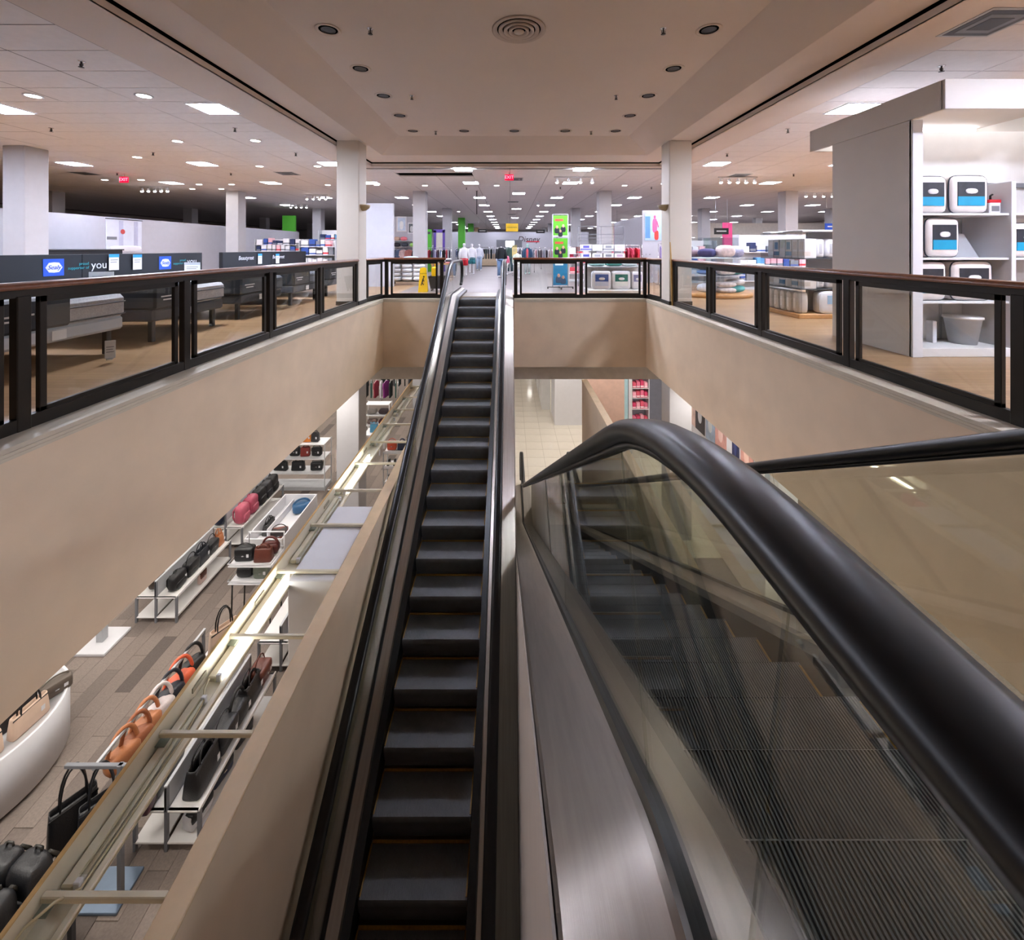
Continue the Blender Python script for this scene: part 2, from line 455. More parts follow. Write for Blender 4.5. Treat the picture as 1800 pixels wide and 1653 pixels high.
# columns on the 8.3 m grid
def column(x, y, z0, z1, m, h=.28, base=False):
    c = struct(MB().rbox(x - h, x + h, y - h, y + h, z0, z1, .012).build('column', m))
    if base: MB().rbox(x - h - .015, x + h + .015, y - h - .015, y + h + .015, z0, z0 + .1, .01).build('column_base', M_black, c)
    return c
M_green = mat('lime_green_paint', (78, 168, 48), .6, var=.04)
M_tan = mat('tan_paint', (190, 165, 130), .6)
for cx in (-20.7, -12.4, -4.05, 4.27, 12.6, 20.9):
    for k, cy in enumerate((10.87, 19.2, 27.5, 35.8, 44.1, 52.4)):
        atr = k == 0 and abs(cx) < 5
        m = M_col if atr else M_colw
        if cx == -4.05 and k in (3, 4): m = M_green
        if cx == -4.05 and k == 5: m = M_tan
        column(cx, cy, 0, SZ if atr else CEIL, m, base=atr)
for cx in (-20.7, -12.4, -4.05, 4.27, 12.6):
    for cy in (2.57, 10.87, 19.2, 27.5):
        column(cx, cy, LOW, LCEIL, M_colw)

# lower floor: base, carpet planks, polished tiles
sbox('floor_lower', M_carpet[0], BX0, BX1, BY0, BY1, LOW - .1, LOW - .012)
cf = struct(MB().box(-10, -1.9, 2.0, 30, LOW - .012, LOW - .010).build('floor_carpet', M_carpet[1]))
pl = [MB().box(.002, .248, .002, .998, -.010, 0).build('carpet_plank', M_carpet[i], cf, (-9.0 - .25 * i, 2.2, LOW)) for i in range(4)]
cand = []
for i in range(-32, -7):
    x = i * .25
    for j in range(0, 14):
        y = 3.6 + j * 1.0 + .37 * (i % 3)
        yc = y + .5
        px = 896 + 745 * x / yc; py = 437 + 745 * 7.3 / yc
        if px < -40 or py > 1720: continue
        if x / 5.2 < -3.56 / 3.33 * 7.3 / 5.2 * 1.0 - .1: continue
        cand.append((yc, x, y))
cand.sort(); random.seed(3)
mass = [MB() for _ in range(4)]
for n, (yc, x, y) in enumerate(cand):
    r = random.random(); i = 3 if r < .1 else 2 if r < .35 else 1 if r < .6 else 0
    if n < 296: link('carpet_plank', pl[i].data, cf, (x, y, LOW))
    else: mass[i].box(x + .002, x + .248, y + .002, y + .998, LOW - .010, LOW)
for i in range(4):
    if mass[i].v:
        o = mass[i].build('far_carpet_planks', M_carpet[i], cf); o['kind'] = 'stuff'
tf = struct(MB().box(-1.2, 5.6, 10.0, 45, LOW - .012, LOW - .006).build('floor_tile', M_grout))
tl = None; mass = MB()
for i in range(-2, 9):
    for j in range(0, 56):
        x = i * .6; y = 10.0 + j * .6
        if y < 29 and -.1 <= x < 3.1:
            if tl is None: tl = MB().rbox(.004, .596, .004, .596, -.006, 0, .002).build('floor_tile_piece', M_ltile, tf, (x, y, LOW))
            else: link('floor_tile_piece', tl.data, tf, (x, y, LOW))
        else: mass.box(x + .004, x + .596, y + .004, y + .596, LOW - .006, LOW)
o = mass.build('far_floor_tiles', M_ltile, tf); o['kind'] = 'stuff'

# lower side walls of the escalator well, and the wall between the two escalators comes with the escalators
PW = LOW
struct(MB().box(-1.89, -1.755, YN, 8.6, PW, -2.18).build('wall_well_left', M_fascia))
struct(MB().box(1.97, 2.11, YN, 11.55, PW, -2.18).build('wall_well_right', M_fascia))
t = MB().rbox(-1.90, -1.745, YN, 8.6, -2.18, -2.155, .006); t.rbox(1.96, 2.12, YN, 11.56, -2.18, -2.155, .006)
struct(t.build('trim_2', mat('tan_wall_cap', (205, 178, 142), .5)))
# white clad pillar under the light trough, white pier and alcove walls on the lower floor
struct(MB().rbox(-2.42, -1.90, 4.62, 5.95, LOW, -2.2, .01).build('wall_clad_pier', M_white))
sbox('wall_lower_pier', M_white, 1.86, 3.0, 17.5, 19.0, LOW, LCEIL)
w = MB()
for k in range(4): w.box(1.45 - .02 * k, 1.85, 19.2 + 2.0 * k, 20.9 + 2.0 * k, LOW, LCEIL)
struct(w.build('wall_lower_niches', M_offw))
sbox('wall_lower_pink', mat('pinkish_beige_wall', (206, 172, 156), .6), 2.6, 3.95, 14.6, 14.8, LOW, LCEIL)
sbox('wall_lower_far', M_offw, -30, 30, 45, 45.2, LOW, LCEIL)
# white partition behind the mattresses, mid-height walls on the upper floor
sbox('wall_partition_left', M_wallw, -13.6, -13.42, 3.0, 27.0, 0, 2.48)
sbox('wall_partition_center', M_wallw, -5.05, -3.6, 15.6, 15.75, 0, 2.9)
# ------------------------------------------------------------------ ceiling lights, vents, sprinklers, signs
def panel_proto():
    t = thing('ceiling_light', '', 'ceiling light')
    MB().box(-.31, .31, -.31, -.285, -.014, 0).box(-.31, .31, .285, .31, -.014, 0).box(-.31, -.285, -.285, .285, -.014, 0).box(.285, .31, -.285, .285, -.014, 0).build('frame', M_white, t)
    MB().box(-.285, .285, -.285, .285, -.008, 0).build('diffuser', M_panel, t)
    return t
PX = [-13.25, -9.35, -5.45, -1.52, 2.38, 6.30, 10.2, 14.1, 18.0, 22.0]
PY = [-2.5, 3.0, 7.8, 12.9, 16.6, 21.4, 25.2, 29.6, 33.6, 37.6, 41.6, 45.6, 49.6, 53.6]  # first two rows are out of view, added to brighten the near side
p0 = panel_proto(); first = True; far_me = None
for r, py in enumerate(PY):
    row = [x for x in PX if not (-5.0 < x < 5.0 and py < 13.3) and not (x < -7 and py > 26) and not (x > 15 and py < 7) and not (x < 0 and py < 5)]
    row += [-1.52, 2.38] if py == 12.9 else []
    for c, px in enumerate(sorted(row)):
        y = 13.75 if (py == 12.9 and abs(px) < 4) else py
        if py in (21.4, 29.6) and abs(px) < 1.6: pass
        lab = 'square lit ceiling panel, %s from the left in the %s row of ceiling lights' % (ORD[c], ORD[r])
        if first: o = p0; o.location = (px, y, CEIL - .002); o['label'] = lab; first = False
        else: o = dup(p0, (px, y, CEIL - .002), 0, lab)
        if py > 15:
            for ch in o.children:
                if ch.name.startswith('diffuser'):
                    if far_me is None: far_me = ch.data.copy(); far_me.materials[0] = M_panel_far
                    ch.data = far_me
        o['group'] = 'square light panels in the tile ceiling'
pfar = o
for k, (px, py) in enumerate(((.42, 19.8), (.44, 27.5), (.44, 35.5))):
    o = dup(pfar, (px, py, CEIL - .002), 0, 'square lit ceiling panel over the middle of the aisle, %s one back' % ORD[k]); o['group'] = 'square light panels in the tile ceiling'
# round lit downlights
cp = thing('round_downlight', '', 'ceiling light')
MB().lathe([(.13, 0), (.13, -.012), (.10, -.012), (.10, 0)], 18).build('trim_ring', M_white, cp)
MB().cyl((0, 0, -.006), .1, .005, 18).build('lamp', M_can, cp)
cans = [(58, 168), (253, 168), (312, 248), (449, 247), (241, 276), (456, 292), (558, 292), (184, 316), (248, 316), (350, 324), (407, 324), (338, 332), (389, 332), (576, 325), (747, 326), (873, 326), (1098, 326), (662, 325), (806, 372)]
first = True
for k, (x, y) in enumerate(cans):
    p = onz(x, y, CEIL)
    lab = 'small round lit downlight in the tile ceiling, %s in order of distance from the atrium' % ORD[k]
    if first: o = cp; o.location = (p.x, p.y, CEIL - .002); o['label'] = lab; first = False
    else: o = dup(cp, (p.x, p.y, CEIL - .002), 0, lab)
    o['group'] = 'round lit downlights'
# unlit black downlights in the tray
dl = thing('recessed_downlight', '', 'ceiling light')
MB().lathe([(.175, 0), (.175, -.01), (.145, -.014), (.13, -.004), (.13, 0)], 24).build('trim_ring', M_drywall, dl)
b = MB().cyl((0, 0, -.003), .131, .002, 24).build('hole_shade_disc', M_hole, dl)  # flat disc, the shade of the unlit hole is its black colour
MB().lathe([(.10, -.004), (.10, -.008), (.085, -.008), (.085, -.004)], 24).build('baffle', M_bronze, dl)
spots = [(-2.57, 6.0), (2.82, 6.0), (-2.57, 7.3), (2.82, 7.3), (-2.56, 8.59), (2.81, 8.59), (-2.56, 9.87), (2.8, 9.87), (-2.55, 11.16), (-1.2, 11.16), (.12, 11.16), (1.46, 11.16), (2.79, 11.16), (-2.57, 4.6), (2.82, 4.6)]
names = ['unlit round recessed downlight, nearest in the left row', 'unlit round recessed downlight, nearest in the right row', 'unlit recessed downlight, second along the left row', 'unlit recessed downlight, second along the right row',
         'unlit recessed downlight, third along the left row', 'unlit recessed downlight, third along the right row', 'unlit recessed downlight, fourth along the left row', 'unlit recessed downlight, fourth along the right row',
         'unlit recessed downlight at the far left corner of the coffer', 'unlit recessed downlight, second from left in the far row', 'unlit recessed downlight in the middle of the far row', 'unlit recessed downlight, fourth from left in the far row', 'unlit recessed downlight at the far right corner of the coffer',
         'unlit recessed downlight overhead above the left frame edge', 'unlit recessed downlight overhead above the right frame edge']
for k, (x, y) in enumerate(spots[:13]):
    if k == 0: o = dl; o.location = (x, y, TZ); o['label'] = names[0]
    else: o = dup(dl, (x, y, TZ), 0, names[k])
    o['group'] = 'unlit downlights in the coffer'
# round air diffuser
v = thing('ceiling_diffuser', 'round concentric-ring air diffuser in the coffered ceiling', 'air vent', (.13, 6.0, TZ))
for k, (r0, r1) in enumerate(((.38, .31), (.29, .235), (.215, .165), (.145, .10))):
    MB().lathe([(r0, 0), (r0, -.018 - .008 * k), (r0 - .01, -.022 - .008 * k), (r1, -.006 - .008 * k), (r1 - .004, 0)], 32).build('ring', mat('diffuser_beige', (190, 175, 165), .5), v)
MB().cyl((0, 0, -.004), .31, .003, 28).build('dark_throat', M_hole, v)
MB().lathe([(.075, -.03), (.07, -.042), (.02, -.046), (.001, -.046)], 20).build('center_cone', MATS['diffuser_beige'], v)
# square dark ceiling registers
vp = thing('ceiling_register', '', 'air vent')
MB().box(-.31, .31, -.31, .31, -.008, 0).build('frame', M_lgrey, vp)
for k in range(3): MB().box(-.27 + .07 * k, .27 - .07 * k, -.27 + .07 * k, .27 - .07 * k, -.012 - .004 * k, -.008 - .004 * k).build('louver', M_grey if k % 2 else M_dgrey, vp)
regs = [(150, 305, 'over the far left mattress wall'), (505, 305, 'left of the atrium column'), (905, 315, 'behind the red exit sign'), (902, 355, 'second along the middle aisle'), (900, 377, 'third along the middle aisle'), (1300, 308, 'above the right bedding tables'), (1740, 40, 'above the white pillow booth')]
for k, (x, y, w) in enumerate(regs):
    p = onz(x, y, CEIL); lab = 'square grey ceiling air register ' + w
    if k == 0: o = vp; o.location = (p.x, p.y, CEIL - .001); o['label'] = lab
    else: o = dup(vp, (p.x, p.y, CEIL - .001), 0, lab)
    o['group'] = 'ceiling air registers'
# sprinklers
sp = thing('sprinkler_head', '', 'sprinkler')
MB().lathe([(.045, 0), (.045, -.006), (.018, -.012)], 14).build('escutcheon', M_chrome, sp)
MB().cyl((0, 0, -.075), .011, .07, 8).tube([(-.02, 0, -.03), (-.024, 0, -.055), (0, 0, -.078), (.024, 0, -.055), (.02, 0, -.03)], .005, 6).build('frame_arms', M_bronze, sp)
MB().lathe([(.001, -.083), (.034, -.083), (.034, -.079), (.001, -.079)], 12).build('deflector', M_bronze, sp)
sps = [(651, 50, 1, 'coffer, front left'), (1166, 50, 1, 'coffer, front right'), (724, 168, 1, 'coffer, middle left'), (1083, 168, 1, 'coffer, middle right'), (766, 231, 1, 'coffer, back left'), (1039, 231, 1, 'coffer, back right'),
       (143, 108, 0, 'tile ceiling at upper left'), (90, 225, 0, 'tile ceiling by the white left column'), (413, 225, 0, 'tile ceiling above the mattress aisle'), (269, 268, 0, 'tile ceiling before the left exit sign'), (520, 269, 0, 'tile ceiling left of the atrium column'),
       (206, 304, 0, 'tile ceiling beside the left exit sign'), (406, 304, 0, 'tile ceiling over the far mattresses'), (1655, 116, 0, 'tile ceiling above the pillow booth'), (1385, 227, 0, 'tile ceiling left of the pillow booth'), (1278, 270, 0, 'tile ceiling right of the atrium column'), (1395, 306, 0, 'tile ceiling over the bedding racks'), (820, 330, 0, 'tile ceiling over the aisle'), (985, 329, 0, 'tile ceiling by the track lights'), (1145, 329, 0, 'tile ceiling behind the right atrium column'), (1206, 290, 0, 'tile ceiling close to the right atrium column')]
for k, (x, y, tr, w) in enumerate(sps):
    z = TZ if tr else CEIL; p = onz(x, y, z); lab = 'pendent sprinkler head in the ' + w
    if k == 0: o = sp; o.location = (p.x, p.y, z); o['label'] = lab
    else: o = dup(sp, (p.x, p.y, z), 0, lab)
    o['group'] = 'ceiling sprinkler heads'
# exit signs
def exit_sign(x, y, z, label):
    t = thing('exit_sign', label, 'exit sign', (x, y, z))
    MB().rbox(-.15, .15, -.02, .02, -.1, .1, .008).build('housing', M_exitface, t)
    text('lettering', 'EXIT', .15, (0, -.022, 0), (pi / 2, 0, 0), M_exit, t, ext=.003)
    MB().box(-.012, .012, -.012, .012, .1, CEIL - z).build('mount', M_lgrey, t)
p = ony(895, 312, 14.4); exit_sign(p.x, p.y, p.z, 'red lit exit sign hanging over the middle aisle')
p = ony(218, 316, 14.6); exit_sign(p.x, p.y, p.z, 'red lit exit sign over the mattress department')
# track lights
def track(x, y, n, dx, label, ang=0.0):
    t = thing('track_light', label, 'track light', (x, y, CEIL), ang)
    w = dx * (n - 1)
    MB().box(-w / 2 - .1, w / 2 + .1, -.02, .02, -.05, -.02).box(-.01, .01, -.01, .01, -.02, 0).build('track', M_white, t)
    for i in range(n):
        hx = -w / 2 + dx * i
        h = MB().lathe([(.03, -.08), (.045, -.10), (.06, -.22), (.055, -.22)], 12, (hx, 0, 0)).cyl((hx, 0, -.09), .01, .05, 6).build('spot_head', M_white, t)
        MB().sup((hx, 0, -.225), (.05, .05, .035), 1, 1, 12, 6).build('lamp', M_can, h)
for px, py, n, dx, lab in ((1297, 318, 5, .3, 'row of five lit spotlights right of the atrium column'), (1010, 318, 4, .42, 'track of lit spotlights above the green poster stand'), (272, 335, 5, .26, 'cluster of spotlights over the dark left department'),
                           (556, 350, 4, .3, 'track of spotlights left of the atrium column over appliances'), (525, 366, 4, .3, 'small track of spotlights over the mattress partition'), (1440, 345, 4, .4, 'track of spotlights behind the pillow booth'), (857, 362, 1, .3, 'single lit spotlight over the aisle'), (946, 362, 1, .3, 'single lit spotlight right of the aisle middle')):
    p = onz(px, py - 8, CEIL); track(p.x, p.y, n, dx, lab)
# sconces on the two atrium columns
for sx, x, lab in ((1, -3.77, 'beige half-bowl wall sconce on the left atrium column'), (-1, 3.99, 'beige half-bowl wall sconce on the right atrium column')):
    t = thing('wall_sconce', lab, 'sconce', (x, 10.85, 2.5))
    MB().lathe([(.02, -.12), (.10, -.10), (.17, -.04), (.2, .03), (.185, .03), (.15, -.03), (.05, -.085), (.02, -.09)], 18, m=0, a0=-pi / 2 if sx > 0 else pi / 2, a1=pi / 2 if sx > 0 else 3 * pi / 2).build('bowl', mat('sconce_stone', (166, 146, 108), .5), t)
    MB().rbox(-.012, .012, -.07, .07, -.1, .03, .005).build('back_plate', MATS['sconce_stone'], t)
# unseen panels added under the upper slab to light the lower floor
lp = thing('lower_fill_light', '', 'ceiling light')
MB().box(-.61, .61, -.31, .31, -.012, 0).build('frame', M_white, lp)
MB().box(-.58, .58, -.28, .28, -.016, -.012).build('diffuser', M_lpanel, lp)
n = 0
for y in (1.5, 4.2, 7.0, 9.8, 13.6, 16.5, 20, 24, 28, 33, 38):
    for k, x in enumerate((-13, -9.2, -6.2, -4.4, 2.0, 4.8, 7.5, 11)):
        if -4 < x < 4.2 and y < 13: continue
        lab = 'unseen rectangular light panel added under the upper slab, %s in lamp row %s' % (ORD[k], ORD[(1.5, 4.2, 7.0, 9.8, 13.6, 16.5, 20, 24, 28, 33, 38).index(y)])
        if n == 0: o = lp; o.location = (x, y, LCEIL - .002); o['label'] = lab
        else: o = dup(lp, (x, y, LCEIL - .002), 0, lab)
        o['group'] = 'added lower floor light panels'; n += 1
# ------------------------------------------------------------------ glass railings round the opening
def railing(label, P0, P1, posts, ends=(True, True), group='glass railings around the atrium'):
    """posts: distances of the thick posts from P0; glass panels in dark frames hang between them"""
    P0 = Vector(P0); P1 = Vector(P1); L = (P1 - P0).length; ang = atan2(P1.y - P0.y, P1.x - P0.x)
    t = thing('railing', label, 'railing', (P0.x, P0.y, 0), ang, group)
    prof = [(-.045, 1.10), (-.05, 1.118), (-.04, 1.145), (-.018, 1.158), (.018, 1.158), (.04, 1.145), (.05, 1.118), (.045, 1.10)]
    MB().prism(prof, 'x', -.03, L + .03, 0, True).build('handrail', M_wood, t)
    MB().rbox(0, L, -.022, .022, 1.035, 1.10, .004).build('top_bar', M_bronze, t)
    MB().rbox(0, L, -.03, .03, .0, .105, .005).build('bottom_bar', M_bronze, t)
    for p in posts: MB().rbox(p - .05, p + .05, -.035, .035, -.01, 1.05, .006).build('post', M_bronze, t)
    cuts = list(posts)
    if ends[0] and (not cuts or cuts[0] > .15): cuts = [0 - .05] + cuts
    if ends[1] and (not cuts or cuts[-1] < L - .15): cuts = cuts + [L + .05]
    for a, b in zip(cuts[:-1], cuts[1:]):
        x0 = a + .12; x1 = b - .12
        if x1 - x0 < .2: continue
        f = MB().rbox(x0, x0 + .055, -.02, .02, .1, 1.04, .004).rbox(x1 - .055, x1, -.02, .02, .1, 1.04, .004)
        f.rbox(x0, x1, -.02, .02, .985, 1.04, .004).rbox(x0, x1, -.02, .02, .1, .14, .004)
        fo = f.build('panel_frame', M_bronze, t)
        MB().box(x0 + .05, x1 - .05, -.004, .004, .135, .99).build('glass_pane', M_glass, fo)
    return t
railing('dark-framed glass railing with wooden handrail beside the mattresses', (-3.81, .2, 0), (-3.81, 10.57, 0), [1.38, 3.1, 4.77, 6.52, 8.3, 10.3], (True, False))
railing('dark-framed glass railing with wooden handrail beside the bedding booth', (4.08, .2, 0), (4.08, 10.57, 0), [1.42, 3.18, 4.9, 6.66, 8.4, 10.3], (True, False))
railing('dark-framed glass railing across the far side, left of the upward escalator', (-3.62, 12.12, 0), (-1.86, 12.12, 0), [.10, 1.68], (False, False))
railing('dark-framed glass railing across the far side, right of the upward escalator', (0.12, 12.12, 0), (3.93, 12.12, 0), [.05, 1.92, 3.74], (False, False))
railing('short return of glass railing between the left atrium column and the far side', (-3.80, 11.17, 0), (-3.62, 12.12, 0), [], (True, True))
railing('short return of glass railing between the right atrium column and the far side', (4.03, 11.17, 0), (3.93, 12.12, 0), [], (True, True))
# ------------------------------------------------------------------ escalators
HR = 1.05            # handrail above the step line, measured square to it
def off_path(pts, d, radii, n=10):
    """polyline in the (y, z) plane moved d to its upper side, corners rounded"""
    q = [Vector(p) for p in pts]; segs = []
    for a, b in zip(q[:-1], q[1:]):
        t = (b - a).normalized(); nrm = Vector((-t.y, t.x)); segs.append((a + nrm * d, b + nrm * d, t))
    out = [segs[0][0]]
    for k in range(len(segs) - 1):
        a0, a1, t0 = segs[k]; b0, b1, t1 = segs[k + 1]
        cr = t0.x * t1.y - t0.y * t1.x
        s = ((b0 - a0).x * t1.y - (b0 - a0).y * t1.x) / cr
        c = a0 + t0 * s
        R = max(.08, radii[k] + (d if cr < 0 else -d))
        th = abs(math.asin(max(-1, min(1, cr)))); T = R * tan(th / 2)
        p0 = c - t0 * T
        nn = Vector((-t0.y, t0.x)) * (1 if cr > 0 else -1)
        ctr = p0 + nn * R
        for i in range(n + 1):
            f = th * i / n * (1 if cr > 0 else -1)
            r = -nn * R
            out.append(ctr + Vector((r.x * cos(f) - r.y * sin(f), r.x * sin(f) + r.y * cos(f))))
    out.append(segs[-1][1])
    return out
def sub_path(pa, k):
    """extra points on the long straight pieces"""
    o = []
    for a, b in zip(pa[:-1], pa[1:]):
        m = max(1, int((b - a).length / k)) if k else 1
        for i in range(m): o.append(a + (b - a) * (i / m))
    return o + [pa[-1]]
def sweep(mb, pts, radii, section, m=0, smooth=True, closed=True, n=10):
    """section: (x, d) outline carried along the step line"""
    rows = [off_path(pts, d, radii, n) for x, d in section]
    K = len(section); N = len(rows[0]); vs = []
    for i in range(N):
        for k in range(K): vs.append((section[k][0], rows[k][i].x, rows[k][i].y))
    F = []
    for i in range(N - 1):
        for k in range(K if closed else K - 1):
            l = (k + 1) % K; F.append((i * K + k, (i + 1) * K + k, (i + 1) * K + l, i * K + l))
    mb.add(vs, F, m, smooth)
    if closed: mb.f += [[len(mb.v) - N * K + k for k in range(K)], [len(mb.v) - K + k for k in range(K)][::-1]]; mb.m += [m, m]; mb.s += [False, False]
    return mb
def strips(mb, pts, radii, section, m=0, n=10):
    """like sweep, but with crisp edges between the faces of the section"""
    K = len(section)
    for k in range(K): sweep(mb, pts, radii, [section[k], section[(k + 1) % K]], m, True, False, n)
    return mb
def step_mesh(up):
    """one step: ribbed tread, curved ribbed riser, ochre lines; the nose is at y = 0"""
    mb = MB(); s = 1 if up else -1     # tread runs from the nose toward s*0.4
    nr = 74; w = 1.0 / nr; rows = []
    riser = [(0.0, 0.0), (-.012 * s, -.012), (-.006 * s, -.06), (.012 * s, -.13), (.05 * s, -.22), (.05 * s, -.26)]
    # ribbed tread
    vs = []; F = []
    prof = []
    for i in range(nr):
        x = -.5 + i * w
        prof += [(x, -.009), (x + w * .45, -.009), (x + w * .5, 0), (x + w * .95, 0)]
    y0, y1 = 0.0, .4 * s
    for y in (y0, y1):
        for (x, z) in prof: vs.append((x, y, z))
    n = len(prof)
    for i in range(n - 1): F.append((i, i + 1, n + i + 1, n + i))
    mb.add(vs, F, 0)
    # riser
    K = len(riser); vs = [(x, a, b) for x in (-.5, .5) for a, b in riser]
    mb.add(vs, [(i, i + 1, K + i + 1, K + i) for i in range(K - 1)], 0, True)
    mb.add([(-.5, 0, -.009), (.5, 0, -.009), (.5, -.002 * s, -.012), (-.5, -.002 * s, -.012)], [(0, 1, 2, 3)], 0)
    # sides
    for x in (-.5, .5): mb.add([(x, 0, 0), (x, .4 * s, 0), (x, .4 * s, -.05), (x, .05 * s, -.22)], [(0, 1, 2, 3)], 0)
    # ochre demarcation: along the back edge and both sides of the tread
    a, b = sorted((.374 * s, .398 * s)); mb.box(-.49, .49, a, b, -.006, .0015, 1)
    a, b = sorted((.02 * s, .37 * s))
    mb.box(-.5, -.487, a, b, -.006, .0015, 1); mb.box(.487, .5, a, b, -.006, .0015, 1)
    return mb
def escalator(label, xc, pts, radii, up, nose0, span, newel, comb):
    t = thing('escalator', label, 'escalator', (xc, 0, 0))
    base = off_path(pts, 0, radii, 14)
    def zat(y):
        for a, b in zip(base[:-1], base[1:]):
            if a.x <= y <= b.x: return a.y + (b.y - a.y) * (y - a.x) / (b.x - a.x)
        return base[0].y if y < base[0].x else base[-1].y
    # handrail line: 1.05 m over the landings, 1.135 m (plumb) over the slope
    sl = (pts[2][1] - pts[1][1]) / (pts[2][0] - pts[1][0]); hz0 = pts[1][1] + 1.05; hz1 = pts[2][1] + 1.05
    yb = lambda z: pts[1][0] + (z - (pts[1][1] + 1.135)) / sl
    hpts = [(pts[0][0], hz0), (yb(hz0), hz0), (yb(hz1), hz1), (pts[3][0], hz1)]
    hrad = (1.5, 1.7) if up else (1.7, 1.5)
    me = None; k = 0
    y = nose0
    while y - .4 > span[0]: y -= .4
    while y < span[1]:
        if me is None: o = step_mesh(up).build('step', [M_step, M_yellow], t, (0, y, zat(y))); me = o.data
        else: link('step', me, t, (0, y, zat(y)))
        y += .4
    # balustrades
    for s, side in ((-1, 'a'), (1, 'b')):
        g = .73 * s
        MB_ = MB
        sk = sweep(MB(), pts, radii, [(.51 * s, -.25), (.51 * s, .06), (.59 * s, .085), (.59 * s, -.25)], 0, False); sk.build('skirt', M_skirt, t)
        idk = strips(MB(), pts, radii, [(.585 * s, .085), (.60 * s, .105), (.705 * s, .135), (.705 * s, .05), (.585 * s, .05)], 0); idk.build('inner_deck', M_steel, t)
        ga = strips(MB(), pts, radii, [(.704 * s, .12), (.708 * s, .158), (.752 * s, .158), (.758 * s, .12)], 0); ga.build('glass_gasket', M_gasket, t)
        # outer deck
        od = strips(MB(), pts, radii, [(.755 * s, .128), (.775 * s, .125), (.982 * s, .05), (.984 * s, -.06), (.755 * s, -.06)], 0); od.build('outer_deck', M_steel, t)
        # handrail with turned-down ends (its line is flatter than the steps' at the landings)
        sec = [(-.050, -.030), (-.056, -.012), (-.050, .008), (-.026, .019), (.026, .019), (.050, .008), (.056, -.012), (.050, -.030), (.03, -.042), (-.03, -.042)]
        hb = MB(); rows = [off_path(hpts, d, hrad, 12) for x, d in sec]
        K = len(sec); N = len(rows[0]); vs = []
        ring_ = []
        for i in range(N): ring_.append([(g + sec[q][0], rows[q][i].x, rows[q][i].y) for q in range(K)])
        # end loops
        for e in (0, 1):
            R = .42; P = off_path(hpts, 0, hrad, 12); end = P[0] if e == 0 else P[-1]; dr = -1 if e == 0 else 1
            ctr = Vector((end.x, end.y - R)); loop = []
            for i in range(1, 13):
                th = pi * .95 * i / 12
                loop.append([(g + sec[q][0], ctr.x + dr * sin(th) * (R + sec[q][1]), ctr.y + cos(th) * (R + sec[q][1])) for q in range(K)])
            ring_ = loop[::-1] + ring_ if e == 0 else ring_ + loop
        vs = [v for r in ring_ for v in r]
        hb.add(vs, [(i * K + q, (i + 1) * K + q, (i + 1) * K + (q + 1) % K, i * K + (q + 1) % K) for i in range(len(ring_) - 1) for q in range(K)], 0, True)
        hb.build('handrail', M_rubber, t)
        rr = sweep(MB(), hpts, hrad, [(g - .022, -.058), (g - .022, -.040), (g + .022, -.040), (g + .022, -.058)], 0, True); rr.build('handrail_guide', M_gasket, t)
        # glass in panels along the run
        lo = sub_path(off_path(pts, .15, radii, 12), 0); hi = sub_path(off_path(hpts, -.06, hrad, 12), 0)
        quads = list(zip(lo, hi))
        # split the long incline into panels of about 1.9 m
        pan = []
        for (a, b), (c, d) in zip(quads[:-1], quads[1:]):
            ln = (c - a).length
            if ln > 1.2:
                m = max(1, round(ln / 1.95))
                for i in range(m): pan.append([(a + (c - a) * (i / m), b + (d - b) * (i / m)), (a + (c - a) * ((i + 1) / m), b + (d - b) * ((i + 1) / m))])
            else: pan.append([(a, b), (c, d)])
        # merge the short curved slices into one panel each
        groups = []; cur = []
        for p in pan:
            if (p[1][0] - p[0][0]).length > 1.2 or (p[1][1] - p[0][1]).length > 1.2:
                if cur: groups.append(cur); cur = []
                groups.append([p])
            else: cur.append(p)
        if cur: groups.append(cur)
        for gr in groups:
            rows_ = [gr[0][0]] + [p[1] for p in gr]
            u = (rows_[-1][0] - rows_[0][0]).normalized() * .004
            rows_[0] = (rows_[0][0] + u, rows_[0][1] + u); rows_[-1] = (rows_[-1][0] - u, rows_[-1][1] - u)
            n = len(rows_); vs = []
            for a, b in rows_: vs += [(g - .005, a.x, a.y), (g - .005, b.x, b.y), (g + .005, b.x, b.y), (g + .005, a.x, a.y)]
            F = []
            for i in range(n - 1):
                for q in range(4): F.append((i * 4 + q, (i + 1) * 4 + q, (i + 1) * 4 + (q + 1) % 4, i * 4 + (q + 1) % 4))
            F += [(0, 1, 2, 3), ((n - 1) * 4 + 3, (n - 1) * 4 + 2, (n - 1) * 4 + 1, (n - 1) * 4)]
            MB().add(vs, F).build('glass_panel', M_eglass, t)
        for e in (0, 1):   # rounded newel glass
            a, b = quads[0] if e == 0 else quads[-1]; dr = -1 if e == 0 else 1; R = (b.y - a.y) / 2
            poly = [(a.x, a.y)] + [(a.x + dr * (R * .92) * cos(th), a.y + R + R * sin(th)) for th in [-pi / 2 + pi * i / 12 for i in range(1, 12)]] + [(b.x, b.y)]
            MB().prism(poly, 'x', g - .005, g + .005).build('newel_glass', M_eglass, t)
    # comb plates at both landings
    for (y0, y1, z) in comb:
        a = MB().rbox(-.72, .72, y0, y1, z - .06, z + .004, .004); a.build('landing_plate', M_steel, t)
        ends = (y0, y0 + .05) if y1 > y0 + .5 and abs(y0 - span[1]) < .8 else (y1 - .05, y1)
        MB().box(-.5, .5, ends[0], ends[1], z + .003, z + .007).build('comb_strip', M_yellow, t)
    return t
UP = [(-.9, LOW), (1.646, LOW), (11.83, 0), (14.0, 0)]
DN = [(-1.6, 0), (.849, 0), (11.04, LOW), (12.9, LOW)]
RAD_UP = (1.6, .7); RAD_DN = (.7, 1.6)
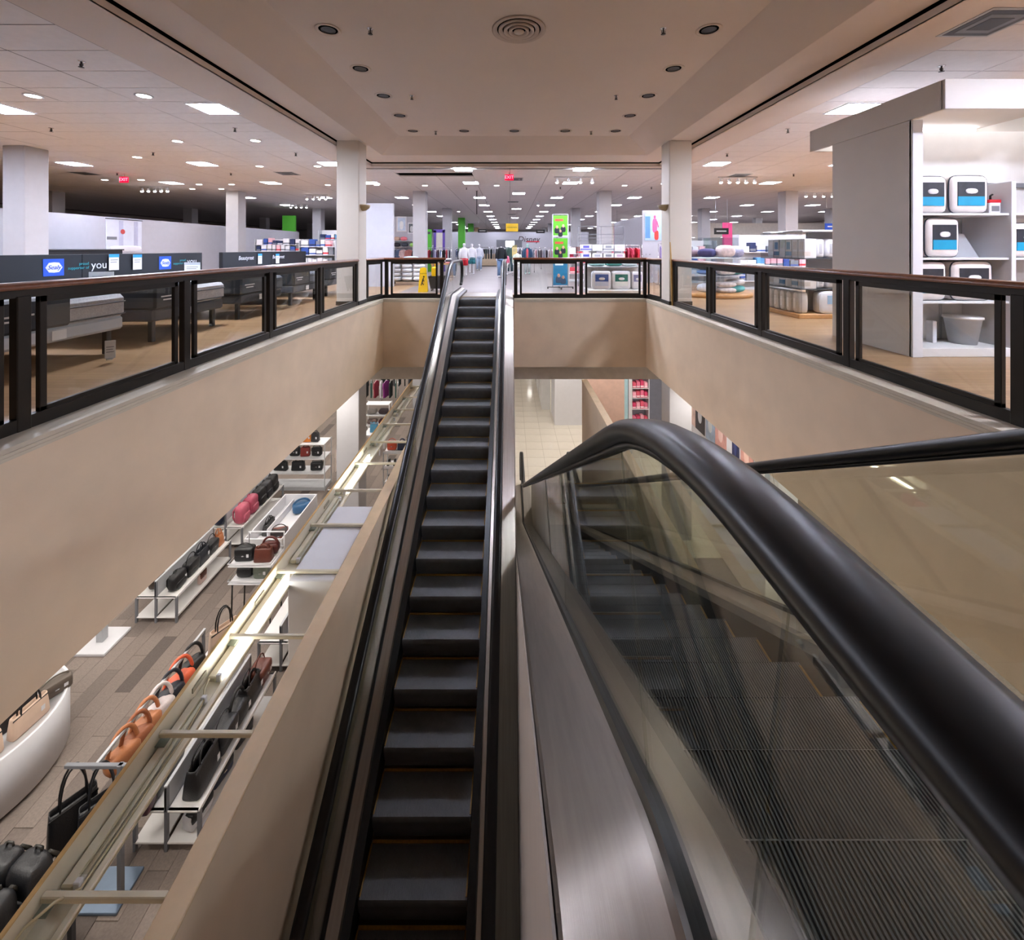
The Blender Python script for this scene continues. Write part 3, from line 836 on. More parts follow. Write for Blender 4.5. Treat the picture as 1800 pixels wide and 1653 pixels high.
escalator('stopped escalator rising away to the far upper floor, dark ribbed steps', -.895, UP, RAD_UP, True, 3.90, (-.4, 12.55), None, ((12.45, 13.5, 0), (-1.6, -.4, LOW)))
escalator('stopped escalator going down from the camera, big black handrail in front', 1.09, DN, RAD_DN, False, 1.533, (-.35, 12.2), None, ((-1.6, -.45, 0), (12.1, 13.2, LOW)))
# truss cladding: sides and soffits
def clad(name, pts, radii, x0, x1, d0, d1):
    return struct(sweep(MB(), pts, radii, [(x0, d0), (x1, d0), (x1, d1), (x0, d1)], 0, False).build(name, M_fascia))
def clip_line(pts): return [(p[0], p[1]) for p in pts]
clad('wall_truss_up', UP, RAD_UP, -.895 - .99, -.895 + .985, -1.05, -.06) if False else None
up_cl = [(1.9, LOW + .02), (2.2, LOW + .16), (11.83, -.02), (12.6, -.02)]
struct(sweep(MB(), [(1.0, LOW + .0), (1.646, LOW), (11.83, 0), (11.95, 0)], (1.6, .7), [(-1.75, -1.0), (-1.75, -.02), (-1.68, -.02), (-1.68, -1.0)], 0, False).build('wall_truss_up_side', M_fascia))
struct(sweep(MB(), [(3.0, LOW + .78), (11.83, 0 - .1), (11.9, -.1)], (.7,), [(-1.74, -1.02), (-1.74, -.95), (.09, -.95), (.09, -1.02)], 0, False).build('wall_truss_up_soffit', M_fascia))
struct(sweep(MB(), [(.1, 0), (.849, 0), (11.04, LOW), (11.2, LOW)], (.7, 1.6), [(1.90, -1.0), (1.90, -.02), (1.96, -.02), (1.96, -1.0)], 0, False).build('wall_truss_down_side', M_fascia))
# wall between the escalators
dn = off_path(DN, -.03, RAD_DN, 10); upp = off_path(UP, -.03, RAD_UP, 10)
def zof(pa, y):
    for a, b in zip(pa[:-1], pa[1:]):
        if a.x <= y <= b.x: return a.y + (b.y - a.y) * (y - a.x) / max(1e-6, b.x - a.x)
    return pa[-1].y
ys = [YN + i * (YF - YN) / 60 for i in range(61)]
top = [(y, max(zof(dn, y), zof(upp, y))) for y in ys]
w = MB(); n = len(top)
vs = [(x, y, z) for x in (.094, .102) for (y, z) in top] + [(x, y, min(z - .02, max(LOW, min(zof(dn, y), zof(upp, y)) - .9))) for x in (.094, .102) for (y, z) in top]
F = []
for i in range(n - 1):
    F += [(i, i + 1, 2 * n + i + 1, 2 * n + i), (n + i, 3 * n + i, 3 * n + i + 1, n + i + 1), (i, n + i, n + i + 1, i + 1)]
w.add(vs, F)
struct(w.build('wall_between_escalators', mat('pale_greige_cladding', (206, 194, 184), .5, var=.03)))

# ------------------------------------------------------------------ light trough beside the well
TR0, TR1, TZT = -2.59, -2.40, -2.10
M_cream = mat('aged_cream_enamel', (220, 212, 190), .45, var=.08, scale=4)
M_amber = mat('amber_edge', (206, 170, 112), .5, var=.08)  # amber colour for the top edge of the trough
t = thing('light_trough', 'cream metal light trough running beside the upward escalator', 'light fixture', (0, 0, 0))
MB().box(TR0 - .012, TR0, .6, 11.3, TZT - .175, TZT).build('side_board', M_cream, t)
MB().rbox(TR0 - .02, TR0 + .006, .6, 11.3, TZT, TZT + .014, .003).build('top_edge', M_amber, t)
MB().box(TR0, TR1, .6, 11.3, TZT - .185, TZT - .17).build('floor_pan', M_cream, t)
MB().rbox(TR1 - .045, TR1, .6, 11.3, TZT - .185, TZT - .15, .006).build('inner_rail', M_cream, t)
k = 0; y = 2.35 - .79
while y < 11.3:
    MB().rbox(TR0, -1.90, y - .016, y + .016, TZT - .095, TZT - .06, .005).build('cross_bar', M_cream, t)
    MB().box(TR0, TR0 + .07, y - .05, y + .05, TZT - .12, TZT - .114).build('bracket', mat('galvanised', (150, 158, 146), .4, .6), t)
    y += .79
for y in (3.45, 4.3, 5.9, 7.5):
    MB().rbox(TR0 + .001, TR0 + .012, y, y + .16, TZT - .11, TZT - .07, .003).build('slot_plate', mat('slot_grey', (150, 142, 120), .5), t)
M_tube = emit('fluorescent_tube_lit', (250, 250, 244), 9.0)
M_tubeoff = mat('fluorescent_tube_off', (226, 224, 216), .3, var=.02)
runs = [(.9, 2.0, False), (2.42, 3.45, False), (3.6, 4.75, True), (4.95, 6.2, False), (6.35, 7.5, True), (7.9, 9.1, False), (9.3, 10.5, False)]
for k, (a, b, on) in enumerate(runs):
    f = thing('fluorescent_fixture', ('lit' if on else 'unlit') + ' fluorescent batten lying in the light trough, %s from the near end' % ORD[k], 'light fixture', (TR0 + .055, a, TZT - .169), 0, 'battens in the light trough')
    MB().rbox(-.035, .035, 0, b - a, 0, .045, .008).build('batten', M_cream, f)
    MB().cyl((.056, .03, .035), .014, b - a - .06, 10, 0, 'y').build('tube', M_tube if on else M_tubeoff, f)
    for q in (0, b - a - .03): MB().rbox(.037, .075, q, q + .03, .0, .06, .004).build('lamp_holder', M_white, f)
    if not on: MB().box(.036, .085, .04, b - a - .04, .055, .058).build('acrylic_cover', M_acrylic, f)
cab = [(TR0 + .05, 1.98, TZT - .11), (TR0 + .04, 2.08, TZT - .04), (TR0 + .07, 2.2, TZT - .01), (TR0 + .12, 2.3, TZT - .03), (TR0 + .135, 2.42, TZT - .14), (TR0 + .138, 2.8, TZT - .155), (TR0 + .138, 3.2, TZT - .155), (TR0 + .12, 3.42, TZT - .13), (TR0 + .07, 3.5, TZT - .12), (TR0 + .05, 3.58, TZT - .12)]
tag(MB().tube(cab, .008, 6).build('power_cable', mat('cream_cable', (190, 176, 140), .5)), 'cream power cable sagging inside the light trough', 'cable')
# ------------------------------------------------------------------ builders for merchandise and fixtures
def cmat(c, rough=.6, **k):
    """material for a plain measured colour"""
    return mat('fabric_%02x%02x%02x_%d' % (c[0], c[1], c[2], int(rough * 100)), c, rough, **k)
def shelf_unit(name, label, cat, loc, rotz, w, d, h, levels, frame, shelf, back=None, group=None, base=.08, sides=True, lip=.0):
    """front faces -y; origin on the floor at the middle of the front edge"""
    t = thing(name, label, cat, loc, rotz, group)
    if sides:
        for s in (-1, 1):
            MB().rbox(s * w / 2 - .015, s * w / 2 + .015, 0, d, 0, h, .004).build('side_panel', frame, t)
    else:
        for s in (-1, 1):
            for y in (.012, d - .012): MB().rbox(s * w / 2 - .012, s * w / 2 + .012, y - .012, y + .012, 0, h, .003).build('upright', frame, t)
    if back is not None: MB().box(-w / 2, w / 2, d - .012, d, 0, h).build('back_panel', back, t)
    MB().rbox(-w / 2, w / 2, .02, d, 0, base, .004).build('plinth', frame, t)
    for z in levels:
        sh = MB().rbox(-w / 2 + .014, w / 2 - .014, 0, d - .012, z - .022, z, .003)
        if lip: sh.rbox(-w / 2 + .014, w / 2 - .014, -.004, .008, z - .03, z + lip, .002)
        sh.build('shelf', shelf, t)
    return t
def pillow_pack(label, loc, rotz, w, h, d, body, piping, lab1=None, lab2=None, group=None, name='comforter_pack'):
    """zipped clear-bag bedding pack standing upright: soft body, dark piping, printed card"""
    t = thing(name, label, 'bedding', loc, rotz, group)
    MB().sup((0, 0, h / 2), (w / 2, d / 2, h / 2), .28, .34, 20, 10).build('bag', body, t)
    pts = []
    for i in range(24):
        a = 2 * pi * i / 24; c, s = cos(a), sin(a)
        pts.append((w / 2 * .985 * math.copysign(abs(c) ** .34, c), -d * .36, h / 2 + h / 2 * .985 * math.copysign(abs(s) ** .34, s)))
    MB().tube(pts, .009, 6, 0, True).build('piping', piping, t)
    if lab1 is not None:
        c = MB().box(-w * .34, w * .34, -d / 2 - .004, -d / 2 + .01, h * .44, h * .82).build('picture_card', lab1, t)
        if lab2 is not None: MB().box(-w * .34, w * .34, -d / 2 - .005, -d / 2 + .01, h * .2, h * .44).build('title_band', lab2, c)
        MB().sup((0, -d / 2 - .006, h * .58), (w * .16, .006, h * .07), .8, .8, 12, 6).build('printed_pillow', M_white, c)
    return t
def carton(label, loc, rotz, w, d, h, body, band=None, group=None, name='boxed_item', window=None):
    t = thing(name, label, 'package', loc, rotz, group)
    MB().rbox(-w / 2, w / 2, 0, d, 0, h, .006).build('box', body, t)
    if band is not None: MB().box(-w / 2 - .001, w / 2 + .001, -.002, d * .5, h * .12, h * .34).build('printed_band', band, t)
    if window is not None: MB().box(-w * .3, w * .3, -.003, .004, h * .45, h * .85).build('window', window, t)
    return t
def soft(name, label, cat, loc, size, m, rotz=0.0, group=None, e=.45, seam=None):
    """pillow or folded textile lying flat; origin at its base"""
    t = thing(name, label, cat, loc, rotz, group)
    MB().sup((0, 0, size[2] / 2), (size[0] / 2, size[1] / 2, size[2] / 2), .75, e, 18, 8).build('body', m, t)
    pts = []
    for i in range(20):
        a = 2 * pi * i / 20; c, s = cos(a), sin(a)
        pts.append((size[0] / 2 * math.copysign(abs(c) ** e, c), size[1] / 2 * math.copysign(abs(s) ** e, s), size[2] / 2))
    MB().tube(pts, .006, 5, 0, True).build('seam', seam or m, t)
    return t
def handbag(label, loc, rotz, w, h, d, m, trim=None, style='tote', hh=.16, tagm=True, group=None, cat='handbag', name='handbag'):
    """bag standing on its base, front to -y: body, handles, closure, hang tag"""
    t = thing(name, label, cat, loc, rotz, group); trim = trim or m
    if style == 'tote':
        b = MB(); K = 16; rings = []
        for (z, sx, sy) in ((0, .96, .9), (.02, 1.0, 1.0), (h * .5, .97, .86), (h * .9, .93, .62), (h, .92, .5), (h * .99, .88, .42), (h * .7, .86, .4)):
            for i in range(K):
                a = 2 * pi * i / K; c, s = cos(a), sin(a)
                rings.append((w / 2 * sx * math.copysign(abs(c) ** .3, c), d / 2 * sy * math.copysign(abs(s) ** .3, s), z))
        n = len(rings) // K
        F = [(j * K + i, j * K + (i + 1) % K, (j + 1) * K + (i + 1) % K, (j + 1) * K + i) for j in range(n - 1) for i in range(K)]
        b.add(rings, F, 0, True); b.f.append(list(range(K))[::-1]); b.m.append(0); b.s.append(False)
        b.build('body', m, t)
        for s in (-1, 1):
            pts = [(w * .26 * cos(pi - pi * i / 10) * 1.0, s * d * .24 * (1 - .5 * sin(pi * i / 10)), h * .86 + hh * sin(pi * i / 10) + h * .1 * (1 if 0 < i < 10 else 0)) for i in range(11)]
            MB().tube(pts, .011, 7).build('handle', trim, t)
        MB().rbox(-w * .47, w * .47, -d * .31, -d * .25, h * .86, h * .93, .004).build('rim_band', trim, t)
    elif style == 'flap':
        MB().sup((0, 0, h / 2), (w / 2, d / 2, h / 2), .35, .3, 18, 10).build('body', m, t)
        MB().sup((0, -d * .12, h * .70), (w / 2 * .97, d * .44, h * .3), .35, .3, 18, 8).build('flap', trim, t)
        pts = [(w * .44 * cos(pi - pi * i / 12), 0, h * .8 + (hh + h * .2) * sin(pi * i / 12)) for i in range(13)]
        MB().tube(pts, .009, 6).build('shoulder_strap', trim, t)
        MB().rbox(-.022, .022, -d * .60, -d * .5, h * .44, h * .52, .004).build('clasp', M_chrome, t)
    elif style == 'backpack':
        MB().sup((0, 0, h / 2), (w / 2, d / 2, h / 2), .5, .55, 18, 12).build('body', m, t)
        MB().sup((0, -d * .38, h * .3), (w * .36, d * .22, h * .23), .4, .4, 16, 8).build('front_pocket', m, t)
        MB().tube([(w * .44 * cos(a), -d * .2, h * .52 + h * .42 * sin(a)) for a in [pi * i / 12 for i in range(13)]], .006, 6).build('zip', trim, t)
        MB().tube([(-.04, d * .3, h * .96), (-.03, d * .3, h * 1.05), (.03, d * .3, h * 1.05), (.04, d * .3, h * .96)], .01, 6).build('grab_loop', trim, t)
        for s in (-1, 1): MB().tube([(s * w * .25, d * .4, h * .92), (s * w * .3, d * .66, h * .7), (s * w * .3, d * .66, h * .35), (s * w * .3, d * .4, h * .1)], .018, 6).build('shoulder_strap', trim, t)
    elif style == 'hobo':
        MB().sup((0, 0, h * .42), (w / 2, d / 2, h * .42), .6, .5, 18, 10).build('body', m, t)
        MB().tube([(w * .46 * cos(pi - pi * i / 12), 0, h * .55 + (h * .45 + hh) * sin(pi * i / 12)) for i in range(13)], [.022 + .0 * i for i in range(13)], 7).build('strap', trim, t)
        MB().tube([(w * .4 * cos(pi - pi * i / 8), -d * .1, h * .62 + h * .18 * sin(pi * i / 8)) for i in range(9)], .006, 5).build('zip', M_chrome, t)
    if tagm: MB().box(w * .2, w * .2 + .045, -d * .56, -d * .55, h * .38, h * .62).build('price_tag', M_white, t)
    return t
def garment(label, loc, rotz, w, h, m, group=None, cat='clothing', name='hanging_garment', sleeve=True, thick=.05):
    """garment on a hanger, hook at the origin, hanging down; broad side faces y"""
    t = thing(name, label, cat, loc, rotz, group)
    o = [(-.03, -.10), (-w * .25, -.13), (-w * .42, -.18), (-w * .5, -.5 * h) if sleeve else (-w * .42, -.3 * h), (-w * .38, -.5 * h), (-w * .36, -h), (-w * .12, -h - .02), (w * .12, -h), (w * .36, -h - .02), (w * .38, -.5 * h), (w * .5, -.5 * h) if sleeve else (w * .42, -.3 * h), (w * .42, -.18), (w * .25, -.13), (.03, -.10)]
    MB().prism(o, 'y', -thick / 2, thick / 2).build('garment', m, t)
    MB().tube([(0, 0, .02), (.015, 0, .03), (.02, 0, .01), (0, 0, -.02), (0, 0, -.09)], .004, 5).tube([(-w * .36, 0, -.15), (0, 0, -.09), (w * .36, 0, -.15)], .006, 5).build('hanger', M_white, t)
    return t
def clothes_rack(label, loc, rotz, w, h, colors, gw=.45, gh=.75, group=None, n=None, what='garment', tags=None):
    """straight rail rack with base; garments hang edge-on along it"""
    t = thing('clothes_rack', label, 'clothes rack', loc, rotz, group)
    for s in (-1, 1):
        MB().cyl((s * w / 2, 0, 0), .014, h, 8).build('upright', M_chrome, t)
        MB().rbox(s * w / 2 - .02, s * w / 2 + .02, -.28, .28, 0, .04, .005).build('foot', M_chrome, t)
    MB().tube([(-w / 2, 0, h), (w / 2, 0, h)], .014, 8).build('rail', M_chrome, t)
    n = n or len(colors)
    for i in range(n):
        x = -w / 2 + .1 + (w - .2) * i / max(1, n - 1)
        p = Vector(loc) + Matrix.Rotation(rotz, 3, 'Z') @ Vector((x, 0, h + .0))
        c = colors[i % len(colors)]
        garment('%s, %s along the %s' % (c[1], ORD[i % 20], what), p, rotz + pi / 2 + .12 * ((i * 7) % 5 - 2), gw, gh, cmat(c[0], .8), 'garments on the ' + what)
    return t
_mann = {}
def mannequin_mesh(head=True):
    if head in _mann: return _mann[head]
    J = [((0, 0, .95), .13), ((0, 0, 1.12), .115), ((0, 0, 1.33), .14), ((0, 0, 1.44), .07), ((0, 0, 1.52), .05)]
    E = [(0, 1), (1, 2), (2, 3), (3, 4)]
    if head: J += [((0, -.015, 1.60), .085), ((0, -.015, 1.70), .08)]; E += [(4, 5), (5, 6)]
    for s in (-1, 1):
        b = len(J)
        J += [((s * .17, 0, 1.38), .06), ((s * .22, .01, 1.14), .045), ((s * .24, -.05, .90), .035), ((s * .235, -.08, .80), .03),
              ((s * .09, 0, .86), .095), ((s * .10, -.01, .50), .062), ((s * .105, .02, .12), .045), ((s * .11, -.10, .04), .035)]
        E += [(2, b), (b, b + 1), (b + 1, b + 2), (b + 2, b + 3), (0, b + 4), (b + 4, b + 5), (b + 5, b + 6), (b + 6, b + 7)]
    me = bpy.data.meshes.new('mannequin_body'); me.from_pydata([j[0] for j in J], E, [])
    ob = bpy.data.objects.new('mannequin_body', me); COL.objects.link(ob)
    ob.modifiers.new('skin', 'SKIN')
    for i, j in enumerate(J): me.skin_vertices[0].data[i].radius = (j[1], j[1])
    me.skin_vertices[0].data[0].use_root = True
    ob.modifiers.new('sub', 'SUBSURF').levels = 1
    bpy.context.view_layer.update()
    r = bpy.data.meshes.new_from_object(ob.evaluated_get(bpy.context.evaluated_depsgraph_get()))
    bpy.data.objects.remove(ob)
    for p in r.polygons: p.use_smooth = True
    _mann[head] = r
    return r
def mannequin(label, loc, rotz, topc, botc, head=True, skin=None, short=False, group=None, scale=1.0, inner=None):
    t = thing('mannequin', label, 'mannequin', loc, rotz, group); t.scale = (scale,) * 3
    me = mannequin_mesh(head).copy(); me.materials.clear(); me.materials.append(skin or M_white)
    link('body', me, t)
    tc = cmat(topc, .8); bc = cmat(botc, .8)
    g = MB().lathe([(.20, .84), (.19, .95), (.165, 1.1), (.195, 1.3), (.17, 1.41), (.08, 1.47)], 14, sx=1.0, sy=.75)
    for s in (-1, 1): g.tube([(s * .15, 0, 1.39), (s * .225, .01, 1.14), (s * .245, -.05, .92)], [.085, .072, .06], 8)
    tp = g.build('top', tc, t)
    if inner is not None: MB().lathe([(.17, .86), (.15, 1.1), (.175, 1.3), (.12, 1.42)], 14, (0, -.045, 0), sx=.55, sy=.7).build('undershirt', cmat(inner, .8), tp)
    z = .55 if short else .1
    b = MB().lathe([(.185, .80), (.195, .88), (.17, .99)], 14, sx=1, sy=.78)
    for s in (-1, 1): b.tube([(s * .09, 0, .9), (s * .10, -.01, .52), (s * .105, .015, z)] if not short else [(s * .09, 0, .9), (s * .105, -.005, z)], [.115, .085, .075] if not short else [.12, .11], 10)
    b.build('trousers', bc, t)
    MB().lathe([(.17, 0), (.17, .015), (.02, .02)], 20, (0, -.02, 0)).build('base_plate', M_chrome, t)
    return t
def sign_card(name, label, loc, rotz, w, h, face, header=None, lines=3, cat='sign', foot=False, group=None):
    """upright printed card; front to -y; origin at the bottom middle"""
    t = thing(name, label, cat, loc, rotz, group)
    c = MB().rbox(-w / 2, w / 2, 0, .008, 0, h, .002).build('card', face, t)
    if header is not None: MB().box(-w / 2, w / 2, -.002, .001, h * .80, h).build('header_band', header, c)
    for i in range(lines): MB().box(-w * .36, w * (.36 - .1 * (i % 2)), -.0015, .001, h * (.62 - .14 * i), h * (.66 - .14 * i)).build('printed_line', M_grey, c)
    if foot: MB().rbox(-w * .3, w * .3, -.06, .06, -.012, 0, .002).build('foot', M_lgrey, t)
    return t
# ------------------------------------------------------------------ upper floor, left: mattress department
M_navy = mat('navy_upholstery', (8, 12, 21), .6, var=.06)
M_quilt = mat('grey_quilted_ticking', (176, 174, 176), .8, var=.12, scale=40, bump=.6, bscale=45)
M_pale = mat('pale_blue_white_knit', (206, 222, 232), .8, var=.06, scale=25, bump=.4, bscale=60)
M_blue = mat('bright_blue_print', (36, 140, 210), .4, var=.02)
M_royal = mat('royal_blue_print', (28, 78, 190), .4, var=.02)
M_found = mat('charcoal_foundation_cloth', (62, 64, 70), .85, var=.08, scale=30)
def bed(label, y0, y1, cover, quilt, top, k):
    w = y1 - y0
    t = thing('mattress_bed', label, 'bed', (-7.35, (y0 + y1) / 2, 0), 0, 'display beds with their feet toward the atrium')
    MB().rbox(.0, 2.03, -w / 2, w / 2, .32, .50, .03).build('foundation', cover if k else M_lgrey, t)
    m = MB().rbox(.0, 2.06, -w / 2 - .01, w / 2 + .01, .50, .80, .05).build('mattress', quilt, t)
    MB().box(2.076, 2.080, -w / 2 + .08, -w / 2 + .40, .68, .70).box(2.076, 2.080, -w / 2 + .12, -w / 2 + .36, .63, .65).build('printed_line', M_offw, t)
    for z in (.535, .70): MB().tube([(.02, -w / 2 - .012, z), (2.03, -w / 2 - .012, z), (2.063, -w / 2 + .03, z), (2.063, w / 2 - .03, z), (2.03, w / 2 + .012, z), (.02, w / 2 + .012, z)], .009, 6).build('piping', M_navy, m)
    MB().sup((1.0, 0, .80), (1.0, w / 2 * .97, .055), .5, .16, 24, 8).build('pillow_top', top, t)
    f = MB(); f.rbox(1.30, 2.075, -w / 2 - .025, w / 2 * .05, .50, .862, .03); f.build('foot_protector', M_navy, t)
    for x in (.12, 1.9):
        for y in (-w / 2 + .12, w / 2 - .12): MB().rbox(x - .035, x + .035, y - .035, y + .035, 0, .32, .006).build('leg', M_black, t)
    MB().box(2.062, 2.066, -.18, -.02, .35, .46).build('tag_label', M_offw, t)
    return t
bed('nearest display bed with quilted side and navy foot protector', 4.3, 5.85, M_lgrey, M_quilt, M_pale, 0)
bed('second display bed with light grey mattress and dark foundation', 6.33, 7.88, M_found, M_quilt, M_pale, 1)
bed('third display bed with dark cover beside the mattress wall gap', 8.36, 9.9, M_found, mat('dark_slate_ticking', (92, 98, 106), .8), M_pale, 1)
bed('fourth display bed with slate foundation below the short navy panel', 10.4, 11.95, M_found, MATS['dark_slate_ticking'], M_pale, 1)
bed('farthest display bed beside the left atrium column', 12.45, 13.95, M_found, MATS['dark_slate_ticking'], M_pale, 1)
def brand_panel(label, y0, y1):
    t = thing('headboard_panel', label, 'display panel', (-7.5, y0, 0))
    n = 2
    for i in range(n): MB().rbox(-.05, .05, (y1 - y0) * i / n + .003, (y1 - y0) * (i + 1) / n - .003, 0.02, 1.32, .006).build('padded_section', M_navy, t)
    MB().box(-.04, .04, 0, y1 - y0, 0, .03).build('plinth', M_black, t)
    return t
pn = brand_panel('long navy display panel printed with two white and blue hexagon logos', 4.5, 10.27)
RZ = (pi / 2, 0, pi / 2)
for (yy, k) in ((6.92, 0), (9.16, 1)):
    MB().rbox(.051, .058, yy - 4.5 - .16, yy - 4.5 + .16, .97, 1.25, .02).build('logo_plate', M_royal, pn)
    MB().prism([(yy - 4.5 + .13 * a, 1.11 + .085 * b) for a, b in ((-1, 0), (-.6, .9), (0, 1), (.6, .9), (1, 0), (.6, -.9), (0, -1), (-.6, -.9))], 'x', .058, .062).build('logo_hexagon', M_white, pn)
    text('logo_lettering', 'Sealy', .10, (.064, yy - 4.5, 1.11), RZ, M_royal, pn, shear=.3)
    text('slogan_small', 'proud\nsupporter of', .07, (.054, yy - 4.5 + .58, 1.12), RZ, mat('teal_print', (40, 140, 150), .5), pn, 'RIGHT')
    text('slogan_large', 'you', .20, (.054, yy - 4.5 + .62, 1.12), RZ, M_white, pn, 'LEFT')
pn = brand_panel('shorter navy display panel printed with two white script names', 11.0, 15.5)
text('name_lettering', 'Beautyrest', .16, (.054, .98, 1.15), RZ, M_white, pn, shear=.2)
text('name_lettering', 'Beautyrest', .16, (.054, 2.65, 1.15), RZ, M_white, pn, shear=.2)
# price cards and paper signs on the beds
for k, (x, y, Y, lab) in enumerate(((209, 475, 7.95, 'white price card with blue header on the navy panel, left of the pair'), (244, 474, 8.45, 'white price card with blue header on the navy panel, right of the pair'),
                                   (463, 464, 12.6, 'white price card with blue header on the shorter panel, left of the pair'), (488, 463, 13.55, 'white price card with blue header on the shorter panel, right of the pair'))):
    z = EYE - (y - 437) * Y / FPX
    sign_card('price_card', lab, (-7.42, Y, z), pi / 2, .2, .30, M_offw, M_blue, 2, 'sign', group='hanging price cards')
p = ony(178, 492, 6.9); t = sign_card('paper_sign', 'white paper sign standing on the second display bed', (p.x, 6.9, .84), .25, .34, .20, M_offw, None, 2, foot=True)
p = ony(338, 476, 9.2); sign_card('paper_sign', 'framed paper sign standing on the third display bed', (p.x, 9.2, .84), .25, .30, .28, M_offw, M_lgrey, 3, foot=True)
p = onz(148, 612, 0.0); t = sign_card('floor_tag', 'small white tag standing on the wood floor under the second bed', (-4.95, 5.25, .06), .6, .10, .22, M_offw, None, 3, foot=True)
tag(MB().rbox(-.06, .06, -.045, .045, 0, .02, .004).build('paper_card', M_offw, None, (-4.05, 3.78, 0), .3), 'small white card lying on the wood floor behind the railing', 'card')
# poster on the white partition
t = thing('wall_poster', 'white bedroom poster in a thin frame on the long white partition', 'poster', (-13.41, 14.75, 1.30))
MB().box(0, .015, -.68, .68, 0, 1.12).build('sheet', mat('poster_bluish', (206, 210, 222), .4, var=.05, scale=3), t)
MB().rbox(-.0, .03, -.70, .70, 1.11, 1.14, .004).build('top_rail', M_dgrey, t)
MB().box(.015, .018, -.66, -.30, .42, .52).build('printed_headboard', M_grey, t)
MB().sup((.018, .05, .12), (.012, .62, .10), .6, .6, 18, 6).build('printed_bed', M_white, t)
MB().cyl((.015, -.08, .70), .085, .006, 18, 0, 'x').build('printed_flower', mat('poster_red', (196, 70, 66), .5), t)
for y in (-.22, .36): MB().box(.015, .017, y, y + .16, .15, 1.08).build('printed_curtain', mat('poster_lilac', (178, 182, 206), .5), t)
# low counter and small items along the partition
t = thing('display_counter', 'dark low counter along the white partition behind the navy panel', 'counter', (-12.9, 12.6, 0))
MB().rbox(-.3, .3, -1.2, 1.2, .0, 1.36, .01).build('body', M_navy, t); MB().rbox(-.33, .33, -1.23, 1.23, 1.36, 1.40, .008).build('top', M_dgrey, t)
# housewares shelves far left behind the beds
C_w, C_b, C_r, C_n, C_g = (226, 226, 228), (48, 84, 160), (200, 50, 60), (30, 44, 84), (120, 124, 130)
def housewares(x, Y, w, label, seed, what, lv=(.3, .75, 1.2, 1.6), h=1.95):
    rnd = random.Random(seed)
    shelf_unit('shelf_unit', label, 'shelf unit', (x, Y, 0), 0, w, .4, h, lv, M_lgrey, M_white, M_offw)
    n = 0
    for li, z in enumerate(lv):
        cx = -w / 2 + .06
        while cx < w / 2 - .2:
            bw = rnd.uniform(.16, .32); bh = rnd.uniform(.18, .34)
            if cx + bw > w / 2 - .04: break
            c = rnd.choice([C_w, C_w, C_w, C_w, C_b, C_n, C_g, C_g, (232, 180, 186), (90, 150, 200)]); b = rnd.choice([C_b, C_r, C_n, C_g, C_g, C_w])
            carton('%s package, %s item on the %s shelf of the %s' % (colour_name(c), ORD[n % 20], ORD[li], what), (x + cx + bw / 2, Y + .03, z), 0, bw - .02, .26, bh, cmat(c, .4), cmat(b, .4), 'packages on the ' + what)
            n += 1; cx += bw + .02
        n = 0
def colour_name(c):
    tab = {(226, 226, 228): 'white', (48, 84, 160): 'blue', (200, 50, 60): 'red', (30, 44, 84): 'navy', (120, 124, 130): 'grey', (232, 180, 186): 'pink', (90, 150, 200): 'light blue'}
    return tab.get(tuple(c), 'coloured')
housewares(-8.0, 17.6, 1.5, 'housewares shelf of small boxes left of the atrium column', 11, 'housewares shelf by the column', (.3, .75, 1.15, 1.5), 1.75)
housewares(-10.6, 19.6, 2.4, 'long housewares shelf of small boxes behind the mattresses', 12, 'long housewares shelf', (.4, .9, 1.3, 1.6), 1.85)
housewares(-9.0, 22.4, 2.2, 'far grey housewares shelf with posters above', 13, 'far housewares shelf', (.5, 1.0, 1.5, 1.9), 2.4)
sbox('wall_display_green', M_green, -14.6, -13.75, 27.2, 27.3, 1.9, 3.54)
# ------------------------------------------------------------------ upper floor, middle: beyond the far railing
M_yplast = mat('yellow_plastic', (242, 196, 20), .4, var=.03)
p = onz(744, 513, 0)
t = thing('wet_floor_sign', 'yellow folding wet-floor caution sign behind the far railing', 'floor sign', (p.x, p.y, 0), .1)
for s in (-1, 1):
    m = MB(); a = s * .16
    m.add([(-.15, a, 0), (.15, a, 0), (.10, a * .1, .78), (-.10, a * .1, .78), (-.15, a - .02, 0), (.15, a - .02, 0), (.10, a * .1 - .02, .78), (-.10, a * .1 - .02, .78)], [(0, 1, 2, 3), (4, 7, 6, 5), (0, 4, 5, 1), (1, 5, 6, 2), (2, 6, 7, 3), (3, 7, 4, 0)])
    m.build('leaf', M_yplast, t)
tilt = (pi / 2 - .18, 0, 0)
text('caution_lettering', 'CAUTION', .055, (0, -.105, .60), tilt, M_black, t)
g = MB().tube([(-.03, -.12, .30), (.0, -.125, .40), (.02, -.115, .46)], .018, 6).tube([(0, -.125, .40), (.05, -.13, .36)], .012, 6).tube([(-.03, -.13, .30), (-.06, -.135, .22)], .014, 6).tube([(-.03, -.13, .30), (.03, -.135, .24)], .014, 6); g.sup((.03, -.11, .50), (.025, .01, .028)); g.build('slipping_figure', M_black, t)
MB().rbox(-.05, .05, -.02, .02, .78, .80, .004).build('handle', M_yplast, t)
p = onz(770, 512, 0)
t = thing('mop_bucket', 'dark grey mop bucket with yellow wringer by the escalator', 'mop bucket', (p.x - .03, p.y + .15, 0))
